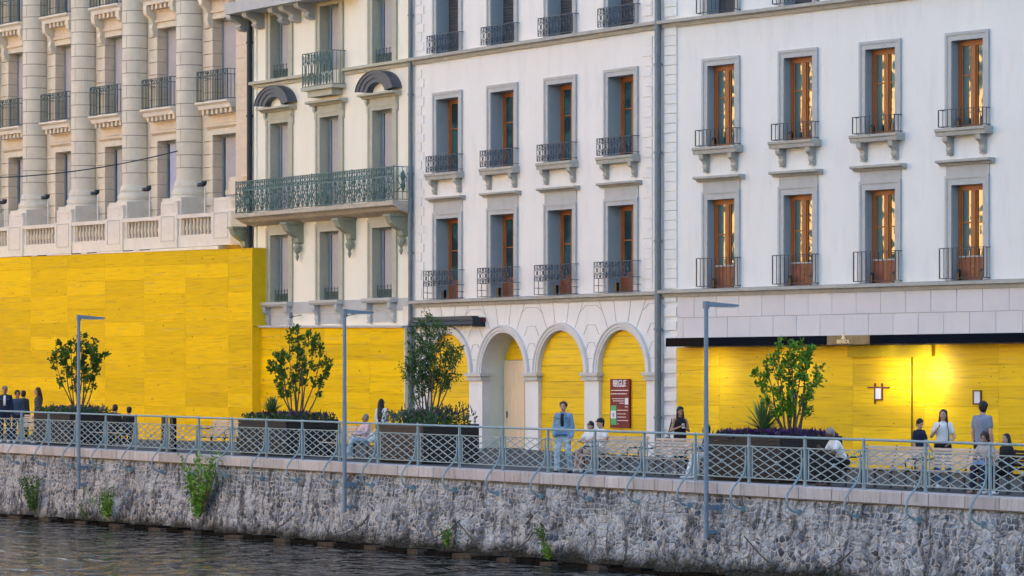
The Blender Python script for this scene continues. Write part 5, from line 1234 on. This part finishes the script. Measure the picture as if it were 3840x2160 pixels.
def person(label, px, inn, H, hx, pose='stand', top=None, bottom=None, skin=skinA, hair=hairK, hlen=0.0, sleeve='long', leg='long', over={}, lean=0.0, zoff=0.0, look=0.0, tilt=0.0, jacket=None, dress=False, hat=None, group=None, shoes=whiteC, shorts=None, curl=0.0, headband=None, female=False):
    curl = curl or .015; random.seed(len(label))
    """hx: compass angle faced, 0 = away from the camera (+Y), 90 = right, 180 = towards the camera"""
    p = spot(px, inn); p.z += zoff; k = H / 1.75; print('PERSON %.2f %s' % (H, label))
    o = thing('person', label, 'person', p, -R(hx), group)
    J = {}; sw = .145 if female else .165
    if pose == 'stand':
        J.update(pel=V((0, 0, .95)), hip=.09, kn=V((0, .02, .50)), an=V((0, 0, .09)))
    else:
        J.update(pel=V((0, 0, .56)), hip=.09, kn=V((0, .42, .55)), an=V((0, .44, .09)))
    pel = J['pel']; up = V((0, math.sin(lean), math.cos(lean)))
    wst = pel + up * .17; ch = pel + up * .38; nk = pel + up * .53; hd = nk + (up * .4 + V((0, 0, .6))).normalized() * .130 + V((0, .02, 0))
    for sd, n in ((1, 'R'), (-1, 'L')):
        J['sh' + n] = pel + up * .445 + V((sd * sw, 0, 0)); J['el' + n] = J['sh' + n] + V((sd * .035, -.01, -.28)); J['wr' + n] = J['el' + n] + V((sd * .0, .07, -.25))
        J['hp' + n] = pel + V((sd * .09, 0, -.03)); J['kn' + n] = V((sd * .11, 0, 0)) + J['kn']; J['an' + n] = V((sd * .12, 0, 0)) + J['an']
    for kk, vv in over.items(): J[kk] = V(vv)
    b = MB()
    b.cap(pel + V((0, 0, -.02)), wst, .105, .09, 1.45); b.cap(wst, ch, .09, .105, 1.45 if female else 1.55); b.cap(ch, pel + up * .46, .105, .07, 1.55)
    for n in 'RL': b.cap(nk - up * .045, J['sh' + n], .045, .045)
    b.cap(nk - up * .06, hd - V((0, .01, .06)), .058, .052); b.ell(hd, (.075, .092, .108), 14, 10); b.cap(hd + V((0, .03, -.06)), hd + V((0, .055, -.085)), .05, .032, 1.1)
    Rt = Matrix.Rotation(-R(look), 3, 'Z') @ Matrix.Rotation(-R(tilt), 3, 'X')
    def hp_(x, y, z): return hd + Rt @ V((x, y, z))
    b.cap(hp_(0, .085, .0), hp_(0, .108, -.028), .011, .016); b.ell(hp_(.076, 0, -.01), (.012, .02, .03), 6, 5); b.ell(hp_(-.076, 0, -.01), (.012, .02, .03), 6, 5); b.cap(hp_(-.02, .088, -.058), hp_(.02, .088, -.058), .009, .009)
    for sd, n in ((1, 'R'), (-1, 'L')):
        S_, E_, W_ = J['sh' + n], J['el' + n], J['wr' + n]
        b.cap(S_, E_, .047, .038); b.cap(E_, W_, .041, .027)
        d = (W_ - E_).normalized(); sdv = V((0, 1, 0)) - d * d.y; sdv = sdv.normalized() if sdv.length > .3 else V((1, 0, 0)); pn_ = d.cross(sdv)
        pc = W_ + d * .075
        for q_ in (-.022, 0, .022): b.cap(W_ + d * .02 + sdv * q_ * .6, pc + sdv * q_, .017, .015)
        for i_, (q_, l_) in enumerate(((-.033, .058), (-.011, .074), (.011, .070), (.033, .056))):
            a_ = pc + sdv * q_; m_ = a_ + d * l_ * .55 + pn_ * sd * -.010; b.cap(a_, m_, .0105, .0095, 1, 6); b.cap(m_, m_ + (d * .7 - pn_ * sd * .6).normalized() * l_ * .5, .0095, .008, 1, 6)
        a_ = W_ + d * .03 + sdv * .03; m_ = a_ + (d + sdv * .9).normalized() * .04; b.cap(a_, m_, .013, .011, 1, 6); b.cap(m_, m_ + d * .032, .011, .009, 1, 6)
        P_h, K_, A_ = J['hp' + n], J['kn' + n], J['an' + n]
        b.cap(P_h, K_, .082, .055); b.cap(K_, A_ , .055, .036); b.cap(A_, A_ + V((0, .12, -.05)), .038, .03)
    body = fuse(b, 'body', skin, o, .0105)
    e = MB(); e.ell(hp_(.031, .088, .008), (.011, .006, .008), 6, 5); e.ell(hp_(-.031, .088, .008), (.011, .006, .008), 6, 5)
    e.cap(hp_(-.045, .086, .028), hp_(-.018, .091, .03), .005, .004, 1, 5); e.cap(hp_(.045, .086, .028), hp_(.018, .091, .03), .005, .004, 1, 5); e.build('eyes', eyem, o, True)
    MB().cap(hp_(-.02, .098, -.057), hp_(.02, .098, -.057), .005, .005, 1, 6).build('mouth', M('lip', (.28, .10, .09), .5), o, True)
    # hair
    h = MB(); h.ell(hp_(0, -.018, .026), (.085 + curl * .3, .094, .100 + curl * .5), 14, 9); h.ell(hp_(0, -.04, -.03), (.075, .065, .075), 12, 8)
    if curl: 
        for i in range(26): q_ = rnd_dir(); q_.y = -abs(q_.y) * .7 + .15; h.ell(hp_(q_.x * .082, q_.y * .082 - .015, abs(q_.z) * .082 + .03), (.020 + curl * .4,) * 3, 7, 5)
    if hlen > 0:
        h.cap(hp_(0, -.055, -.02), hd + V((0, -.09, -hlen * .6)), .075, .085, 1.15); h.cap(hd + V((0, -.09, -hlen * .6)), hd + V((0, -.10, -hlen)), .085, .05, 1.25)
        for sx in (-1, 1): h.cap(hp_(sx * .07, -.01, 0), hd + V((sx * .095, .0, -min(hlen, .3))), .03, .03)
    ho_ = fuse(h, 'hair', hair, o, .014, 2)
    if hat:
        c_ = MB(); c_.ell(hp_(0, -.005, .055), (.092, .104, .072), 14, 8); c_.cap(hp_(-.03, .10, .045), hp_(.03, .10, .045), .012, .012); c_.cap(hp_(-.035, .13, .04), hp_(.035, .13, .04), .012, .012); fuse(c_, 'cap', hat, o, .012, 1)
    if headband: c_ = MB(); c_.cap(hp_(-.08, .02, .045), hp_(.08, .02, .045), .018, .018); c_.lathe(hd.x, hd.y, [(.093, hd.z + .03), (.094, hd.z + .055)], 16); c_.build('headband', headband, o)
    # clothing
    T = jacket or top
    if T:
        c_ = MB(); g_ = .022 if jacket else .014
        lowp = pel + V((0, 0, -.02)) if not jacket else pel + V((0, 0, .06))
        c_.cap(lowp, wst, .108 + g_, .094 + g_, 1.45); c_.cap(wst, ch, .094 + g_, .107 + g_, 1.45 if female else 1.55); c_.cap(ch, pel + up * .455, .107 + g_, .070 + g_ * .7, 1.5)
        for n in 'RL':
            S_, E_, W_ = J['sh' + n], J['el' + n], J['wr' + n]
            if sleeve != 'none': c_.cap(nk - up * .075, S_, .048 + g_, .046 + g_ * .8); c_.cap(ch, S_ - up * .08, .07 + g_, .040 + g_)
            if sleeve == 'long': c_.cap(S_, E_, .046 + g_, .040 + g_); c_.cap(E_, W_.lerp(E_, .06), .046 + g_, .036 + g_ * .7)
            elif sleeve == 'short': c_.cap(S_, S_.lerp(E_, .55), .047 + g_, .046 + g_)
        fuse(c_, 'jacket' if jacket else 'shirt', T, o, .014, 2)
        if jacket and top:
            c_ = MB(); c_.prism_x([(wst.y + .10, wst.z - .02), (ch.y + .142, ch.z - .12), (ch.y + .150, ch.z), (nk.y + .085, nk.z - .04), (nk.y - .0, nk.z - .03), (wst.y, wst.z)], -.038, .038); c_.build('shirt', top, o, True)
            c_ = MB()
            for sx in (-1, 1): c_.cap(nk + V((sx * .05, .07, -.02)), nk + V((sx * .075, .10, -.10)), .02, .018)
            fuse(c_, 'collar', jacket, o, .012, 1)
            c_ = MB()
            for sx in (-1, 1): c_.box(sx * .105 - .035, sx * .105 + .035, ch.y + .128, ch.y + .150, ch.z - .015, ch.z + .01)
            c_.box(-.14, .14, pel.y + .10, pel.y + .172, pel.z - .035, pel.z + .0) if jacket is denimJ else None
            c_.build('pocket_flap', denimD, o)
        elif sleeve == 'short' and not dress:
            c_ = MB(); c_.lathe(nk.x, nk.y, [(.068, nk.z - .05), (.064, nk.z - .02), (.066, nk.z - .012), (.075, nk.z - .05)], 14); c_.build('collar', T, o, True)
    if bottom:
        c_ = MB(); c_.cap(pel + V((0, 0, -.06)), pel + V((0, 0, .06)), .118, .108, 1.42)
        for n in 'RL':
            P_h, K_, A_ = J['hp' + n], J['kn' + n], J['an' + n]
            if leg == 'long': c_.cap(P_h, K_, .102, .080); c_.cap(K_, A_ + V((0, 0, .0)), .078, .068)
            elif leg == 'knee': c_.cap(P_h, P_h.lerp(K_, .88), .104, .092)
            elif leg == 'short': c_.cap(P_h, P_h.lerp(K_, .42), .104, .102)
        if dress: c_.cap(pel + V((0, 0, .05)), pel + V((0, 0, -.42)), .12, .165, 1.3)
        fuse(c_, 'skirt' if dress else ('trousers' if leg == 'long' else 'shorts'), bottom, o, .014, 2)
    for n in 'RL':
        A_ = J['an' + n]; c_ = MB(); c_.cap(A_ + V((0, -.04, -.05)), A_ + V((0, .05, -.045)), .045, .045); c_.cap(A_ + V((0, .05, -.05)), A_ + V((0, .17, -.06)), .044, .036, 1.15); fuse(c_, 'shoe', shoes, o, .012, 1)
    o.scale = (k, k, k); J['hd'] = hd; o['_j'] = 0; del o['_j']; return o, J
def held(name, label, cat, parent_o, pt, build):
    mt = Matrix.Translation(parent_o.location) @ parent_o.rotation_euler.to_matrix().to_4x4() @ Matrix.Diagonal((*parent_o.scale, 1))
    w_ = mt @ V(pt); o = thing(name, label, cat, w_, parent_o.rotation_euler.z); build(o); return o
def Hfor(px, inn, yhead): p = spot(px, inn); return CZ - (yhead - YH) / F * p.y - p.z
LFT = 238   # facing the river: the way the benches look
SIT = dict(pose='sit')
# walker in denim
h = Hfor(2113, .75, 1503); P9, J9 = person('man in light denim jacket and jeans standing at the railing, left of a seated couple', 2113, .75, h, 196, top=blackC, bottom=denimL, jacket=denimJ, hair=hairB, curl=.03, look=-6, over=dict(anR=(.10, .24, .09), knR=(.10, .22, .52), anL=(-.16, -.05, .09), knL=(-.14, .10, .50), elL=(-.215, -.03, 1.13), wrL=(-.22, .08, .87), elR=(.22, -.02, 1.13), wrR=(.19, .14, .90)), shoes=navyC)
# seated couple
person('seated person with black hair and shorts, directly right of the man in denim', 2216, 2.7, 1.66, 222, 'sit', top=whiteC, bottom=blackC, leg='short', sleeve='short', hair=hairK, look=10, over=dict(elR=(.22, .16, .82), wrR=(.10, .36, .80), elL=(-.26, .12, .82), wrL=(-.12, .38, .78), knR=(.10, .42, .56), anR=(.06, .58, .12), knL=(-.12, .40, .55), anL=(-.10, .62, .10)), hat=None, headband=blackC)
person('seated man in a black cap, white shirt and beige shorts, right one of the couple', 2262, 2.5, 1.78, 232, 'sit', top=whiteC, bottom=tan_s, leg='knee', sleeve='short', hair=hairK, hat=blackC, over=dict(elR=(.25, .12, .82), wrR=(.14, .36, .78), elL=(-.24, .14, .80), wrL=(-.10, .38, .78)), lean=.12)
# woman with phone
h = Hfor(2550, 4.0, 1522); Pw, Jw = person('long-haired woman in a black strap dress looking down at her phone behind a bench', 2550, 4.0, h, 168, top=blackC, bottom=blackC, sleeve='none', dress=True, leg='none', hair=hairK, hlen=.52, skin=skinB, female=True, tilt=18, over=dict(elR=(.24, .04, 1.12), wrR=(.05, .27, 1.22), elL=(-.22, .03, 1.12), wrL=(-.03, .27, 1.20)))
held('phone', 'white phone held by the long-haired woman in the black dress', 'phone', Pw, (.01, .36, 1.24), lambda o: (MB().box(-.035, .035, -.004, .004, -.06, .06).build('case', whiteC, o), MB().box(-.032, .032, -.006, -.004, -.055, .055).build('screen', blackm, o)))
held('shoulder_bag', 'dark shoulder bag hanging at the side of the long-haired woman in the black dress', 'bag', Pw, (.30, -.06, .86), lambda o: (MB().cap((0, -.10, -.12), (0, .10, -.12), .10, .10).cap((0, -.08, 0), (0, .08, 0), .09, .09).build('bag_body', navyC, o, True), MB().tube([(0, -.1, 0), (-.06, -.05, .35), (-.10, 0, .55), (-.05, .06, .3), (0, .1, 0)], .012, 5).build('strap', blackC, o)))
# seated, half behind lamp 3
person('seated person in pale trousers and dark top, half hidden by a lamp post', 2672, 1.9, 1.70, 250, 'sit', top=blueT, bottom=whiteC, hair=hairK, skin=skinB, lean=.25, over=dict(anR=(.12, .60, .10), anL=(-.12, .52, .10), knR=(.14, .44, .56), knL=(-.14, .44, .56), wrR=(.10, .36, .72), wrL=(-.10, .36, .70), elR=(.24, .14, .78), elL=(-.24, .14, .78)))
# old man leaning forward
person('grey-haired man in white shirt and black trousers bending forward beside the purple planter', 3165, 1.7, 1.80, 250, 'sit', top=whiteC, bottom=blackC, sleeve='short', hair=hairG, skin=skinD, lean=.55, tilt=25, shoes=skinD, over=dict(elR=(.24, .34, .72), wrR=(.08, .52, .82), elL=(-.24, .34, .70), wrL=(-.06, .52, .80)))
# girl, woman, man in polo
h = Hfor(3447, 3.2, 1567); person('girl in a black T-shirt and denim shorts with her head bowed', 3447, 2.9, h, 140, top=navyC, bottom=denimL, sleeve='short', leg='short', hair=hairK, skin=skinA, female=True, tilt=25, look=10, over=dict(elL=(-.24, .05, 1.13), wrL=(-.22, .22, .95)))
h = Hfor(3537, 3.6, 1532); Pb, Jb = person('woman in a white T-shirt and blue jeans carrying a black crossbody bag', 3537, 3.6, h, 190, top=whiteC, bottom=denimD, sleeve='short', hair=hairB, hlen=.30, female=True, look=15, over=dict(elR=(.26, .02, 1.14), wrR=(.12, .18, 1.30), elL=(-.24, .04, 1.12), wrL=(-.14, .24, .98)))
held('crossbody_bag', 'black round crossbody bag on the hip of the woman in the white T-shirt', 'bag', Pb, (.0, .17, .93), lambda o: (MB().cap((-.09, 0, 0), (.09, 0, 0), .11, .11).build('bag_body', blackC, o, True), MB().tube([(-.12, .0, .08), (-.13, -.01, .3), (-.09, -.06, .52)], .010, 5).build('strap', blackC, o)))
h = 1.97; person('man in a grey-blue polo shirt and black trousers seen from behind', 3684, 3.4, h, 42, top=greyP, bottom=blackC, sleeve='short', hair=hairK, look=-35, over=dict(elL=(-.21, -.02, 1.12), elR=(.21, -.02, 1.12), wrL=(-.21, .05, .86), wrR=(.21, .05, .86)), shoes=blackC)
# right-hand seated pair
Pc, Jc = person('seated woman with curly brown hair, grey top and a blue bag on her lap', 3700, 1.9, 1.70, 215, 'sit', top=greyT, bottom=navyC, sleeve='short', hair=hairB, curl=.05, skin=skinB, female=True, tilt=20, lean=.12, over=dict(wrR=(.10, .34, .76), wrL=(-.08, .34, .76), elR=(.24, .12, .80), elL=(-.24, .12, .80)), shoes=skinB)
held('lap_bag', 'blue and white bag on the lap of the curly-haired seated woman', 'bag', Pc, (.02, .30, .70), lambda o: (MB().box(-.13, .13, -.06, .06, -.06, .08).build('bag_body', blueS, o), MB().box(-.08, .05, -.064, -.06, -.02, .03).build('light_patch', whiteC, o), MB().tube([(-.08, 0, .08), (0, 0, .16), (.08, 0, .08)], .01, 5).build('handle', navyC, o)))
person('seated person with long black hair and black clothes at the right edge', 3775, 2.1, 1.66, 235, 'sit', top=blackC, bottom=blackC, hair=hairK, hlen=.42, female=True, look=-10)
# left of centre
person('grey-haired person in a pink patterned shirt and jeans seated beside the second lamp post', 1372, 2.3, 1.66, 238, 'sit', top=floral, bottom=denimL, hair=hairG, skin=skinB, look=6, over=dict(wrR=(.06, .36, .74), wrL=(-.06, .36, .74), elR=(.22, .12, .80), elL=(-.22, .12, .80), knL=(-.10, .50, .60), anL=(-.06, .66, .16)))
held('pale_bag', 'pale mint bag on the bench beside the person in the pink patterned shirt', 'bag', Pb, (0, 0, 0), lambda o: (MB().cap((-.12, 0, .02), (.12, 0, .02), .11, .11).cap((-.1, 0, .12), (.1, 0, .12), .08, .08).build('bag_body', mint, o, True), MB().tube([(-.1, 0, .18), (0, 0, .3), (.1, 0, .18)], .012, 5).build('handle', mint, o))).location = spot(1408, 2.35) + V((0, 0, .56))
h = Hfor(1437, 4.6, 1494); person('woman with long straight black hair and white top, left of the dense tree', 1430, 4.6, min(h, 1.72), 30, top=whiteC, bottom=navyC, hair=hairK, hlen=.55, female=True, look=20)
# far left group
person('man in dark jacket, white shirt and light cap at the left edge', 18, 1.6, min(1.9, Hfor(18, 1.6, 1428)), 175, top=whiteC, bottom=navyC, jacket=navyC, hair=hairG, skin=skinB, hat=cloth('grey_cap', (.22, .19, .17)))
person('person with dark wavy hair in a denim-blue jacket, left of the red-haired woman', 66, 2.0, Hfor(66, 2.0, 1462), 165, top=blueT, bottom=navyC, hair=hairK, curl=.04, skin=skinB, female=True)
person('dark-haired person in a teal-black jacket seen from behind beside the denim-blue jacket', 88, 3.0, Hfor(88, 3.0, 1462), 20, top=cloth('teal_black_cloth', (.012, .03, .03)), bottom=blackC, hair=hairK, female=True)
person('woman with long auburn hair and a dark patterned top', 143, 2.2, Hfor(143, 2.2, 1450), 250, top=speck, bottom=blackC, hair=hairR, hlen=.42, female=True, skin=skinA)
person('left one of two people in black seated right of the leftmost planter', 432, 2.7, 1.74, 20, 'sit', top=blackC, bottom=blackC, hair=hairK)
person('right one of two people in black seated right of the leftmost planter', 484, 2.7, 1.66, 12, 'sit', top=blackC, bottom=blackC, hair=hairK)
